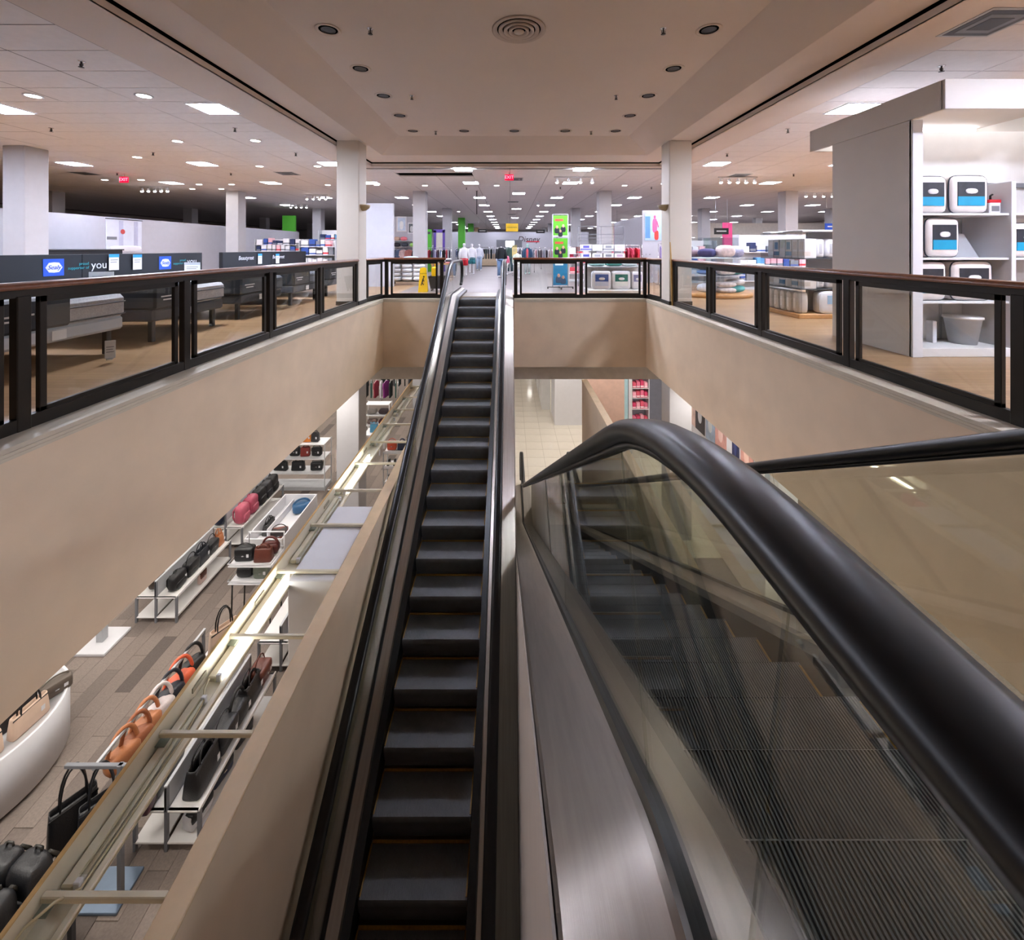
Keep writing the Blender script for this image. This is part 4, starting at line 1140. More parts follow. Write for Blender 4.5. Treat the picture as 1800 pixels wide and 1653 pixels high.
b = MB(); b.add([(-.22, -.16, .08), (.22, -.16, .08), (.22, .16, .08), (-.22, .16, .08), (-.29, -.21, .50), (.29, -.21, .50), (.29, .21, .50), (-.29, .21, .50), (-.26, -.18, .50), (.26, -.18, .50), (.26, .18, .50), (-.26, .18, .50), (-.2, -.14, .11), (.2, -.14, .11), (.2, .14, .11), (-.2, .14, .11)],
    [(0, 3, 2, 1), (0, 1, 5, 4), (1, 2, 6, 5), (2, 3, 7, 6), (3, 0, 4, 7), (4, 5, 9, 8), (5, 6, 10, 9), (6, 7, 11, 10), (7, 4, 8, 11), (8, 9, 13, 12), (9, 10, 14, 13), (10, 11, 15, 14), (11, 8, 12, 15), (12, 13, 14, 15)])
b.build('pail', M_dgrey, t)
w = MB().rbox(-.2, -.02, -.12, .12, .46, .80, .03).build('wringer', M_yplast, t); MB().tube([(-.1, 0, .8), (-.1, -.02, .95), (-.16, -.05, 1.0)], .02, 7).build('lever', M_yplast, w)
for x in (-.19, .19):
    for y in (-.13, .13): MB().cyl((x - .012, y, .04), .04, .024, 12, 0, 'x').build('caster', M_black, t)
MB().tube([(.0, .05, .3), (.12, .02, 1.3)], .013, 7).build('mop_handle', M_lgrey, t)
sbox('wall_partition_side', M_wallw, -5.7, -4.33, 15.75, 15.9, 0, 3.1)
bpy.data.objects.remove(bpy.data.objects['wall_partition_center'])
# stack of white bed pillows on a wire base
t = thing('wire_platform', 'black wire platform on casters under the white pillow stack', 'display base', (-4.02, 16.75, 0))
for i in range(6): MB().tube([(-.62, -.3 + .12 * i, .14), (.62, -.3 + .12 * i, .14)], .008, 6).build('wire', M_black, t)
MB().tube([(-.63, -.31, .14), (.63, -.31, .14), (.63, .31, .14), (-.63, .31, .14)], .012, 6, 0, True).build('frame', M_black, t)
for x in (-.6, .6):
    for y in (-.28, .28): MB().cyl((x, y - .012, .04), .04, .024, 10, 0, 'y').tube([(x, y, .05), (x, y, .14)], .01, 6).build('caster', M_black, t)
M_pil = mat('white_pillow_ticking', (222, 222, 226), .85, var=.03, scale=8)
M_pilb = mat('pale_blue_pillow', (176, 200, 224), .85, var=.04)
cols = ('left', 'middle', 'right'); rows = ('bottom', 'second', 'third', 'fourth', 'fifth')
for r in range(5):
    for c in range(3):
        soft('bed_pillow', 'white packed pillow, %s layer, %s of the pillow stack' % (rows[r], cols[c]), 'pillow', (-4.02 + (c - 1) * .42 + .03 * ((r * 3 + c) % 3 - 1), 16.75, .152 + r * .165), (.42, .6, .17), M_pil, .05 * ((r + c) % 3 - 1), 'pillows in the white stack', .5)
soft('bed_pillow', 'pale blue pillow on top of the white pillow stack', 'pillow', (-3.9, 16.75, .152 + 5 * .165), (.55, .5, .14), M_pilb)
# white wall with framed prints and hanging clothes between the partition and the second column
sbox('wall_display_white', M_wallw, -8.0, -4.35, 21.0, 21.1, 0, 3.0)
def framed(label, x, z, w, h, Y, c1, c2, wall_rot=0.0, ins=.06):
    t = thing('framed_print', label, 'picture', (x, Y, z), wall_rot)
    MB().rbox(-w / 2, w / 2, -.03, 0, 0, h, .006).build('frame', M_white, t)
    f = MB().box(-w / 2 + ins, w / 2 - ins, -.034, -.03, ins, h - ins).build('print', cmat(c1, .5, var=.15, scale=5), t)
    MB().sup((0, -.036, h * .42), (w * .2, .006, h * .28), .8, .8, 14, 8).build('printed_shape', cmat(c2, .5), f)
framed('large pale blue framed print on the white display wall', -5.35, 2.25, .5, .75, 20.99, (196, 212, 232), (236, 240, 244))
framed('small dark framed print on the white display wall', -4.85, 2.15, .4, .55, 20.99, (90, 96, 100), (200, 204, 204))
t = thing('wall_shelf', 'white wall shelf of folded goods on the white display wall', 'shelf', (-5.1, 20.98, 1.5))
for q in (.28, -.02): MB().rbox(-.65, .65, -.3, 0, q, q + .02, .004).build('board', M_white, t)
for k, (x, z, c, lab) in enumerate(((-.45, .30, (190, 160, 140), 'tan'), (-.1, .30, (216, 120, 130), 'coral'), (-.45, 0, (40, 34, 44), 'black'), (-.05, 0, (60, 66, 80), 'slate'), (.35, 0, (150, 200, 110), 'lime'))):
    soft('folded_clothes', '%s folded clothes on the white wall shelf' % lab, 'clothing', (-5.1 + x, 20.83, 1.5 + z), (.3, .24, .2), cmat(c, .85), 0, 'folded clothes on the wall shelf', .3)
for k, (x, c, lab) in enumerate(((-5.55, (52, 62, 80), 'dark blue'), (-5.4, (70, 84, 110), 'denim blue'), (-5.22, (196, 170, 168), 'dusty pink'), (-4.95, (170, 110, 104), 'plaid red'), (-4.6, (40, 40, 46), 'black'))):
    garment('%s garment hung under the wall shelf' % lab, (x, 20.8, 1.47), .25, .45, .85, cmat(c, .8, var=.25, scale=18), 'garments on the white display wall')
# clothing departments along the aisle
def P(x, y): return onz(x, y, 0)
mannequin('white mannequin in a white top and red shorts left of the aisle', (-2.35, 21.8, 0), .3, (222, 222, 226), (206, 40, 56), True, None, True)
mannequin('white mannequin in a pale top and teal shorts left of the aisle', (-2.15, 24.0, 0), .2, (226, 226, 232), (50, 120, 130), True, None, True)
mannequin('white mannequin in a white jacket farther down the left of the aisle', (-1.95, 27.0, 0), .2, (214, 216, 226), (170, 190, 214), True)
mannequin('headless mannequin in a black jacket and blue jeans at the escalator landing', (-.42, 20.7, 0), .15, (18, 22, 28), (112, 140, 176), False)
mannequin('headless mannequin in a green dress beside the black jacket mannequin', (.02, 24.5, 0), -.1, (66, 92, 84), (70, 96, 100), False)
mannequin('mannequin in a denim jacket over a coral shirt right of the aisle', (.98, 23.5, 0), -.1, (46, 76, 104), (196, 204, 206), True, cmat((176, 216, 206), .5), False, None, 1.0, (224, 96, 104))
mannequin('headless child mannequin in a pink top', (-.22, 22.5, 0), .1, (232, 120, 150), (206, 206, 200), False, None, True, None, .72)
mannequin('child mannequin in a striped pale outfit by the aisle', (.35, 19.8, 0), .1, (196, 206, 190), (214, 216, 206), False, None, True, None, .8)
RC = [((190, 60, 74), 'red shirt'), ((40, 44, 60), 'navy shirt'), ((220, 220, 224), 'white shirt'), ((90, 60, 70), 'maroon shirt'), ((60, 90, 140), 'blue shirt'), ((24, 24, 28), 'black shirt')]
clothes_rack('chrome clothes rack of red and navy shirts left of the aisle', (-4.15, 25.0, 0), 0, 1.4, 1.45, RC, what='rack left of the aisle', n=8)
clothes_rack('chrome clothes rack behind the white mannequins', (-3.0, 30.5, 0), .2, 1.6, 1.4, RC[1:], what='rack behind the white mannequins', n=8)
BK = [((24, 30, 34), 'black coat'), ((40, 52, 56), 'charcoal coat'), ((20, 22, 26), 'black jacket'), ((56, 70, 66), 'dark green coat')]
clothes_rack('chrome clothes rack of black coats by the beige counter', (-1.5, 30.2, 0), 0, 1.7, 1.5, BK, .5, .8, what='rack of black coats', n=9)
MX = [((216, 170, 176), 'pink top'), ((46, 46, 52), 'black top'), ((120, 110, 120), 'grey top'), ((86, 92, 110), 'slate top'), ((60, 52, 60), 'plum top'), ((200, 190, 186), 'beige top')]
clothes_rack('chrome clothes rack of pink and black tops right of the aisle', (2.1, 25.0, 0), 0, 1.3, 1.45, MX, what='rack right of the aisle', n=8)
clothes_rack('chrome clothes rack of grey tops left of the green poster stand', (1.35, 29.0, 0), 0, 1.6, 1.45, MX[2:], what='rack beyond the poster stand', n=8)
clothes_rack('far chrome clothes rack across the end of the aisle', (-.1, 36.5, 0), 0, 2.2, 1.5, MX + BK, what='far rack across the aisle', n=10)
clothes_rack('far chrome clothes rack beyond the checkout counter', (-3.2, 40, 0), 0, 2.4, 1.5, RC + BK, what='far rack beyond the counter', n=10)
t = thing('checkout_counter', 'beige checkout counter in the middle of the aisle', 'counter', (-1.66, 33.6, 0))
MB().rbox(-.62, .62, 0, .7, .06, .95, .01).build('body', mat('beige_laminate', (196, 176, 148), .5), t); MB().rbox(-.64, .64, -.02, .72, .95, .99, .006).build('worktop', MATS['beige_laminate'], t); MB().box(-.6, .6, .03, .68, 0, .06).build('toe_kick', M_black, t)
# table of folded clothes left of the escalator top
t = thing('display_table', 'wooden display table of folded clothes behind the escalator', 'table', (-2.95, 18.6, 0))
MB().rbox(-.45, .45, -.35, .35, .72, .76, .006).build('tabletop', mat('oak_tabletop', (196, 150, 96), .5), t)
for x in (-.4, .4):
    for y in (-.3, .3): MB().rbox(x - .03, x + .03, y - .03, y + .03, 0, .72, .005).build('leg', MATS['oak_tabletop'], t)
k = 0
for x in (-.28, 0.0, .28):
    for z in range(3):
        c = [(226, 222, 216), (206, 60, 70), (230, 200, 196), (120, 70, 56), (240, 238, 234), (70, 120, 120), (216, 150, 150), (40, 40, 46), (214, 214, 220)][k]
        n_ = ['cream', 'red', 'blush', 'brown', 'ivory', 'teal', 'rose', 'black', 'grey'][k]
        soft('folded_clothes', '%s folded clothes on the wooden display table' % n_, 'clothing', (-2.95 + x, 18.5, .76 + z * .075), (.25, .32, .085), cmat(c, .85), 0, 'folded clothes on the wooden table', .3); k += 1
# hanging signs
def hang_sign(label, x, Y, z, w, h, m, words=None, tm=None, size=.2, lines=0):
    t = thing('hanging_sign', label, 'sign', (x, Y, z))
    MB().rbox(-w / 2, w / 2, -.015, .015, 0, h, .005).build('board', m, t)
    for s in (-1, 1): MB().tube([(s * w * .4, 0, h), (s * w * .4, 0, CEIL - z)], .004, 5).build('wire', M_lgrey, t)
    if words: text('lettering', words, size, (0, -.018, h / 2), (pi / 2, 0, 0), tm, t)
    for i in range(lines): MB().box(-w * .34, w * .34, -.018, -.015, h * (.42 - .0 * i), h * .6).build('printed_line', tm, t)
p = ony(900, 407, 30.0); hang_sign('yellow hanging sign with a black line of lettering over the aisle', p.x, 30.0, p.z, .86, .56, M_yplast, 'CLEARANCE', M_black, .13)
p = ony(848, 409, 33.0); hang_sign('black hanging department sign left of the yellow sign', p.x, 33.0, p.z, .7, .27, M_black, None, M_offw, lines=1)
p = ony(950, 410, 33.0); hang_sign('black hanging department sign right of the yellow sign', p.x, 33.0, p.z, .68, .28, M_black, None, M_offw, lines=1)
t = thing('hanging_pole', 'thin dark pole hanging from the ceiling left of the aisle middle', 'pole', (ony(838, 337, 19.0).x, 19.0, 2.95)); MB().tube([(0, 0, 0), (0, 0, CEIL - 2.95)], .018, 8).build('rod', M_bronze, t); MB().lathe([(.05, 1.04), (.05, 1.05), (.018, 1.03)], 12).build('canopy', M_bronze, t)
sign_card('sign_board', 'tan framed price board between the green dress and denim jacket mannequins', (.25, 22.0, 1.0), 0, .26, .6, cmat((214, 196, 130), .5), cmat((150, 140, 90), .5), 2)
kid_ = bpy.data.objects['sign_board']; MB().tube([(0, .02, 0), (0, .02, -1.0)], .012, 6).rbox(-.12, .12, -.1, .14, -1.0, -.985, .003).build('stand', M_chrome, kid_)
# back wall fittings far down the aisle
sbox('wall_shop_back', M_wallw, -8, 8, 43.0, 43.15, 0, 3.1)
t = thing('wall_lettering', 'black and red script name on the white back wall', 'sign', (1.9, 42.97, 2.35)); text('script', 'Disney', .8, (0, 0, 0), (pi / 2, 0, 0), cmat((60, 40, 44), .5), t, shear=.25); MB().box(-.2, 1.1, -.01, 0, -.28, -.18).build('underline', cmat((200, 40, 60), .5), t)
t = thing('wall_screen', 'bright white lit panel on the white back wall', 'screen', (-.05, 42.97, 1.9)); MB().rbox(-1.3, 1.3, -.04, 0, -.4, .4, .01).build('frame', M_grey, t); MB().box(-.35, .5, -.05, -.04, -.3, .3).build('lit_panel', emit('lit_panel', (240, 250, 255), 3.0), t)
# green poster stand
p = onz(985, 508, 0)
t = thing('poster_stand', 'tall double-sided stand with two green posters and a blue one', 'poster stand', (p.x, p.y, 0))
W = .50
MB().tube([(-W / 2 - .02, 0, .06), (-W / 2 - .02, 0, 2.62)], .014, 8).tube([(W / 2 + .02, 0, .06), (W / 2 + .02, 0, 2.62)], .014, 8).tube([(-W / 2 - .02, 0, 2.62), (W / 2 + .02, 0, 2.62)], .014, 8).build('frame', M_lgrey, t)
MB().rbox(-.46, .46, -.03, .03, .05, .08, .006).rbox(-.03, .03, -.32, .32, .05, .08, .006).build('foot_bar', M_dgrey, t)
for x, y in ((-.44, 0), (.44, 0), (0, -.3), (0, .3)): MB().cyl((x, y - .012, .026), .026, .024, 10, 0, 'y').build('caster', M_black, t)
M_pg = mat('green_poster_print', (92, 170, 44), .4, var=.12, scale=5); M_pb = mat('blue_poster_print', (20, 120, 160), .4, var=.12, scale=4)
for (z0, z1, m, hm) in ((1.83, 2.58, M_pg, (190, 70, 60)), (1.08, 1.78, M_pg, (190, 70, 60)), (.13, 1.03, M_pb, (220, 236, 240))):
    s = MB().rbox(-W / 2, W / 2, -.012, .012, z0, z1, .004).build('poster', m, t)
    MB().box(-W * .38, W * .2, -.014, -.012, z1 - .20, z1 - .12).build('headline', cmat(hm, .5), s)
    q = MB(); q2 = MB()
    for (a, b, sc) in (((-.12, .34, 1), (.10, .38, 1), (0.0, .2, .9)) if m is M_pg else ((-.06, .34, 1.2), (.10, .28, 1.1))):
        q.sup((a, -.016, z0 + b), (.042 * sc, .006, .055 * sc), .9, .9, 12, 8); q2.sup((a, -.014, z0 + b - .12 * sc), (.09 * sc, .004, .10 * sc), .6, .6, 12, 6)
    q2.build('printed_torsos', cmat((30, 36, 46) if m is M_pg else (40, 70, 96), .5), s); q.build('printed_faces', cmat((206, 150, 124), .5), s)
    if m is M_pg and z0 > 1.5: MB().box(-W / 2, W / 2, -.014, -.012, z0, z0 + .05).build('white_strip', M_white, s)
# sock and gift fixtures in red and pink
t = shelf_unit('gift_fixture', 'white tower fixture of red and pink gifts right of the poster stand', 'shelf unit', (3.0, 18.2, 0), 0, .9, .4, 1.6, (.35, .8, 1.2), M_white, M_white, None, None, .08, False)
k = 0
for z in (.35, .8, 1.2):
    for x in (-.28, 0, .28):
        c, nm = [((220, 60, 80), 'red'), ((240, 170, 180), 'pink'), ((236, 236, 236), 'white'), ((230, 90, 120), 'rose'), ((250, 200, 196), 'blush'), ((190, 40, 50), 'crimson'), ((244, 244, 240), 'ivory'), ((110, 60, 56), 'brown'), ((236, 120, 140), 'salmon')][k]
        carton('%s gift box on the white tower fixture' % nm, (3.0 + x, 18.24, z), 0, .22, .25, .26 + .03 * (k % 3), cmat(c, .5), cmat([(250, 230, 230), (200, 40, 60)][k % 2], .5), 'gift boxes on the tower fixture'); k += 1
# wire gondola of packed pillows behind the right part of the far railing
t = thing('wire_display', 'tall grey wire display with rows of packed bedding behind the railing', 'display rack', (3.42, 15.6, 0))
for x in (-.85, 0, .85): MB().tube([(x, .3, 0), (x, .3, 2.25)], .012, 6).build('upright', M_grey, t)
for z in (.62, 1.0, 1.32, 1.95, 2.25): MB().tube([(-.85, .3, z), (.85, .3, z)], .01, 6).build('cross_wire', M_grey, t)
for z in (1.02, 1.34): MB().rbox(-.85, .85, -.1, .3, z - .02, z, .004).build('shelf', M_lgrey, t)
for i in range(5): MB().tube([(-.85, .3, 1.34 + .12 * i), (.85, .3, 1.34 + .12 * i)], .005, 5).build('wire', M_grey, t)
k = 0
for r, z in enumerate((1.02, 1.34)):
    for c in range(4):
        col, nm = [((70, 70, 150), 'indigo'), ((150, 152, 160), 'grey'), ((110, 112, 120), 'dark grey'), ((176, 150, 170), 'mauve'), ((90, 86, 170), 'violet'), ((190, 192, 198), 'silver'), ((130, 132, 140), 'slate'), ((200, 186, 196), 'pale mauve')][k]
        carton('%s bedding pack, %s on the %s shelf of the wire display' % (nm, ORD[c], ('lower', 'upper')[r]), (3.42 - .62 + .41 * c, 15.52, z), 0, .37, .3, .22, M_offw, cmat(col, .6), 'bedding packs on the wire display', 'bedding_pack', cmat(col, .6)); k += 1
# clear-bagged comforters on a low platform
t = thing('low_platform', 'low white platform carrying bagged comforters behind the far railing', 'display base', (3.4, 13.75, 0)); MB().rbox(-.9, .9, -.3, .55, .0, .10, .01).build('deck', M_offw, t); MB().rbox(-.9, .9, .50, .55, .1, .85, .008).build('back_board', M_offw, t); MB().rbox(-.9, .9, -.1, .5, .80, .84, .006).build('upper_shelf', M_lgrey, t)
pillow_pack('bagged comforter with a blue photo card, left of the low platform', (2.95, 13.7, .10), 0, .62, .60, .26, M_white, M_lgrey, cmat((60, 90, 160), .4), cmat((190, 200, 220), .4), 'bagged comforters on the low platform')
pillow_pack('bagged comforter with a teal photo card, middle of the low platform', (3.58, 13.7, .10), 0, .60, .60, .26, M_white, M_lgrey, cmat((30, 110, 100), .4), cmat((220, 226, 222), .4), 'bagged comforters on the low platform')
pillow_pack('bagged comforter with a lilac photo card, right end of the low platform', (4.1, 13.72, .10), 0, .36, .58, .26, M_white, M_lgrey, cmat((130, 130, 170), .4), cmat((220, 220, 226), .4), 'bagged comforters on the low platform')
for k, (x, c, nm) in enumerate(((2.85, (150, 190, 186), 'pale teal'), (3.4, (60, 120, 112), 'teal'), (3.9, (200, 212, 212), 'white-green'))): soft('folded_blanket', '%s folded blanket on the upper shelf of the low platform' % nm, 'bedding', (x, 13.9, .84), (.5, .36, .13), cmat(c, .85), 0, 'folded blankets on the low platform', .3)
RR = [((196, 24, 44), 'bright red robe'), ((170, 60, 84), 'rose red robe'), ((206, 70, 96), 'pink red robe'), ((150, 30, 50), 'dark red robe')]
clothes_rack('rack of red robes behind the right end of the far railing', (4.9, 17.0, 0), 0, .8, 1.55, RR, .5, .75, what='rack of red robes', n=6)
clothes_rack('rack of dark grey robes beside the red ones', (5.7, 17.8, 0), 0, .5, 1.55, [((44, 48, 54), 'charcoal robe'), ((150, 150, 156), 'grey robe')], .5, .8, what='rack of dark robes', n=4)
LV = [((150, 136, 190), 'lilac gown'), ((176, 160, 206), 'lavender gown'), ((120, 110, 170), 'violet gown')]
clothes_rack('rack of lilac gowns beside the right atrium column', (6.1, 16.4, 0), 0, .7, 1.6, LV, .5, .95, what='rack of lilac gowns', n=5)
sbox('wall_partition_right', M_wallw, 6.4, 6.55, 17.6, 26.0, 0, 3.0)
t = thing('fashion_poster', 'tall pink and blue fashion poster on the white wall by the right column', 'poster', (5.95, 17.55, 1.75)); sh = MB().rbox(-.36, .36, -.02, 0, 0, 1.1, .005).build('sheet', mat('poster_sky', (170, 196, 220), .5, var=.12, scale=3), t)
MB().sup((.05, -.024, .62), (.10, .008, .30), .6, .6, 14, 8).sup((.05, -.024, .98), (.05, .008, .065), .9, .9, 12, 6).tube([(.14, -.024, .8), (.2, -.024, .55)], .02, 6).build('printed_figure', cmat((236, 90, 140), .5), sh); MB().sup((.12, -.024, .22), (.09, .008, .2), .6, .6, 14, 8).build('printed_skirt', cmat((226, 60, 50), .5), sh); MB().box(-.34, -.14, -.022, -.02, .1, 1.0).build('printed_stripe', cmat((90, 140, 190), .5), sh)
sbox('wall_partition_return', M_wallw, 5.5, 6.6, 17.56, 17.62, 0, 3.0)
mannequin('white mannequin far down the right side of the aisle', (4.9, 21.0, 0), 0, (236, 150, 170), (240, 240, 240), True)

# more clothing racks and banners deeper in the store
PK = [((236, 150, 170), 'pink nightgown'), ((240, 220, 224), 'white nightgown'), ((220, 70, 100), 'rose nightgown'), ((180, 170, 200), 'lilac nightgown')]
clothes_rack('rack of pink nightgowns left of the wire display', (3.3, 21.5, 0), 0, 1.2, 1.5, PK, what='rack of pink nightgowns', n=7)
clothes_rack('rack of mixed blouses behind the poster stand', (3.9, 27.0, 0), .1, 1.8, 1.5, MX + PK, what='rack of mixed blouses', n=9)
clothes_rack('rack of red and white shirts behind the second left column', (-5.2, 28.5, 0), 0, 1.8, 1.6, RC + PK, what='rack behind the second left column', n=9)
clothes_rack('rack of blue denim far left of the aisle', (-3.4, 34.5, 0), 0, 2.0, 1.5, [((60, 80, 120), 'blue denim shirt'), ((90, 110, 150), 'light denim shirt'), ((40, 50, 80), 'dark denim shirt')], what='rack of blue denim', n=9)
t = thing('fashion_banner', 'purple framed display panel between the left columns', 'banner', (-4.35, 26.2, 1.2)); MB().rbox(-.35, -.2, -.03, .03, -1.2, 1.35, .006).rbox(.2, .35, -.03, .03, -1.2, 1.35, .006).rbox(-.35, .35, -.03, .03, 1.2, 1.4, .006).build('frame', mat('violet_paint', (96, 72, 160), .5), t); MB().box(-.2, .2, -.01, .01, 0, 1.2).build('picture', mat('pale_picture', (206, 200, 190), .5), t)
t = thing('fashion_banner', 'lime green display panel beside the purple frame', 'banner', (-4.95, 26.0, .6)); MB().rbox(-.16, .16, -.03, .03, -.6, 2.0, .006).build('panel', M_green, t); MB().box(-.1, .1, -.034, -.03, 1.7, 1.85).build('printed_mark', M_dgrey, t)
# ------------------------------------------------------------------ upper floor, right: bedding booth and gondolas
t = thing('display_booth', 'tall white bedding booth with overhanging lit canopy and shelves', 'display booth', (5.25, 5.54, 0))
M_booth = mat('booth_white_paint', (206, 200, 194), .6, var=.03, scale=1.5)
BW = 2.55
MB().rbox(0, .05, 0, 1.36, 0, 3.12, .004).build('side_wall', M_booth, t)
MB().rbox(BW, BW + .05, 0, 1.36, 0, 3.12, .004).build('side_wall', M_booth, t)
MB().box(.05, BW, .62, .66, 0, 3.12).build('back_panel', M_offw, t)
MB().rbox(.0, .135, -.02, .03, 0, 3.10, .004).build('front_post', M_white, t)
MB().rbox(1.30, 1.36, -.01, .60, 0, 2.30, .004).build('divider', M_white, t)
c = MB().rbox(-.02, BW + .07, -.45, -.40, 3.10, 3.46, .005).rbox(-.02, BW + .07, 1.80, 1.85, 3.10, 3.46, .005).rbox(-.02, .03, -.42, 1.82, 3.10, 3.46, .005).rbox(BW + .02, BW + .07, -.42, 1.82, 3.10, 3.46, .005)
c.box(-.0, BW + .05, -.42, 1.82, 3.42, 3.45)
cn = c.build('canopy', M_booth, t)
MB().rbox(.2, BW - .1, .20, .27, 3.36, 3.41, .006).build('strip_light', emit('booth_strip', (250, 250, 255), 4.5), cn)
MB().rbox(.2, BW - .1, 1.45, 1.52, 3.36, 3.41, .006).build('strip_light', MATS['booth_strip'], cn)
for z in (1.885, 1.30, .725): MB().rbox(.13, BW, .02, .60, z - .03, z, .004).build('shelf', M_white, t)
MB().rbox(.13, BW, .0, .62, .0, .115, .006).build('base_deck', M_offw, t)
for x in (.66, 1.0):
    st = MB().box(x - .012, x + .012, .60, .62, .1, 2.35)
    st.build('slotted_strip', M_lgrey, t)
MB().box(.13, BW, .55, .62, 2.30, 2.36).build('top_rail', M_grey, t)
M_ivory = mat('ivory_quilt_bag', (222, 214, 210), .35, var=.05, scale=6, bump=.2, bscale=12)
M_dkpipe = mat('dark_bag_piping', (38, 44, 56), .5)
M_photo = mat('dark_photo_card', (42, 46, 54), .35, var=.3, scale=9); M_cyan = mat('cyan_title_band', (20, 150, 190), .35, var=.05)
def bpack(label, x, z, w, h, rz=0.0): return pillow_pack(label, (5.25 + x, 5.78, z), rz, w, h, .34, M_ivory, M_dkpipe, M_photo, M_cyan, 'ivory comforter bags in the booth', 'comforter_bag')
bpack('ivory comforter bag with cyan card, left on the top booth shelf', .35, 1.885, .44, .50)
bpack('ivory comforter bag with cyan card, right on the top booth shelf', .86, 1.885, .52, .51)
bpack('ivory comforter bag with cyan card alone on the middle booth shelf', .50, 1.30, .48, .53, .05)
bpack('ivory comforter bag cut off by the frame on the middle booth shelf', 1.62, 1.30, .46, .46)
bpack('ivory comforter bag with cyan card, left on the lower booth shelf', .34, .725, .44, .52)
bpack('ivory comforter bag with cyan card, right on the lower booth shelf', .90, .725, .56, .53)
t = thing('small_package', 'small white package with red cap on the top booth shelf', 'package', (5.25 + 1.19, 5.62, 1.885)); MB().rbox(-.075, .075, 0, .12, 0, .15, .008).build('box', M_white, t); MB().rbox(-.08, .08, -.003, .123, .14, .185, .006).build('red_cap', cmat((200, 30, 40), .4), t); MB().tube([(0, .06, .185), (0, .06, .24), (.03, .06, .26)], .012, 6).build('hook', M_black, t); MB().box(-.05, .05, -.003, 0, .03, .10).build('printed_panel', M_grey, t)
t = thing('bolster_pillow', 'grey wedge pillow leaning at the back of the middle booth shelf', 'pillow', (5.25 + 1.02, 5.98, 1.30)); MB().prism([(-.22, 0), (.26, 0), (.05, .32), (-.05, .34)], 'y', -.08, .12).build('wedge', M_lgrey, t)
t = thing('storage_tub', 'grey round storage tub on the booth base deck', 'tub', (5.25 + 1.0, 5.85, .115)); MB().lathe([(.14, 0), (.19, .35), (.20, .36), (.185, .36), (.14, .02)], 20).build('tub', M_lgrey, t); MB().lathe([(.205, .345), (.205, .375), (.0, .38)], 20).build('lid_rim', M_offw, t)
t = thing('storage_tub', 'white clear-wrapped tub on the booth base deck at the frame edge', 'tub', (5.25 + 1.62, 5.85, .115)); MB().rbox(-.2, .2, -.2, .2, 0, .4, .05).build('tub', M_white, t); MB().rbox(-.21, .21, -.21, .21, .36, .40, .01).build('lid_rim', M_offw, t)
tag(MB().rbox(-.03, .03, -.05, .05, 0, .30, .004).build('white_card_box', M_white, None, (5.25 + .62, 5.9, .115)), 'slim white box standing on the booth base deck', 'box')
# gondola nearest the booth: boxed pillows over rolled comforters on a wooden plinth
M_plinth = mat('maple_plinth', (196, 146, 92), .4, var=.12, scale=10)
t = thing('gondola', 'white shelved gondola of boxed and rolled bedding beside the booth', 'display gondola', (5.9, 8.62, 0))
MB().rbox(-.06, 2.2, -.06, 1.4, .0, .09, .01).build('plinth', M_plinth, t); MB().rbox(.55, 2.1, .55, .62, .09, 1.80, .006).build('spine', M_white, t); MB().rbox(.0, .05, .0, 1.35, .09, 1.78, .004).build('end_panel', glass('clear_end_panel', (238, 240, 242)), t)
for z in (1.22, .60): MB().rbox(0, 2.15, 0, 1.35, z - .02, z, .004).build('shelf', M_dgrey, t)
MB().rbox(0.05, 2.15, 0.0, 1.35, 1.76, 1.80, .006).build('top_board', M_white, t)
k = 0
for r, z in enumerate((1.22, .60)):
    for c in range(6):
        col, nm = [((206, 196, 186), 'cream'), ((196, 186, 176), 'tan'), ((90, 140, 170), 'blue-label'), ((214, 208, 200), 'ivory'), ((80, 130, 160), 'teal-label'), ((226, 226, 226), 'white')][(c + r) % 6]
        o = carton('%s pillow box, %s along the %s shelf of the gondola end' % (nm, ORD[c], ('upper', 'lower')[r]), (6.0, 8.72 + .205 * c, z), -pi / 2, .19, .24, .40, M_offw, cmat(col, .5), 'pillow boxes on the gondola', 'pillow_box', cmat(col, .5))
for r, z in enumerate((1.22, .60)):
    for c in range(6):
        t = thing('rolled_comforter', 'white rolled comforter, %s along the front of the %s gondola shelf' % (ORD[c], ('upper', 'lower')[r]), 'bedding', (6.36 + .21 * c, 8.78, z), 0, 'rolled comforters on the gondola'); MB().sup((0, 0, .2), (.1, .12, .2), .35, .7, 14, 8).build('roll', M_pil, t); MB().rbox(-.03, .03, -.124, -.115, .10, .30, .003).build('printed_label', M_lgrey, t)
for c in range(6):
    t = thing('rolled_comforter', 'pale rolled comforter standing on the wooden plinth, %s from the corner' % ORD[c], 'bedding', (6.0, 8.75 + .215 * c, .09), -pi / 2, 'rolled comforters on the plinth'); MB().sup((0, 0, .22), (.1, .12, .22), .35, .7, 14, 8).build('roll', mat('greyish_pillow', (196, 190, 184), .85), t); MB().rbox(-.03, .03, -.124, -.115, .10, .30, .003).build('printed_label', M_offw, t)
pillow_pack('large white bagged pillow with a pale blue print on the gondola plinth', (6.75, 8.70, .09), 0, .95, .46, .26, M_pil, M_white, cmat((150, 184, 214), .5), None, None, 'bagged_pillow')
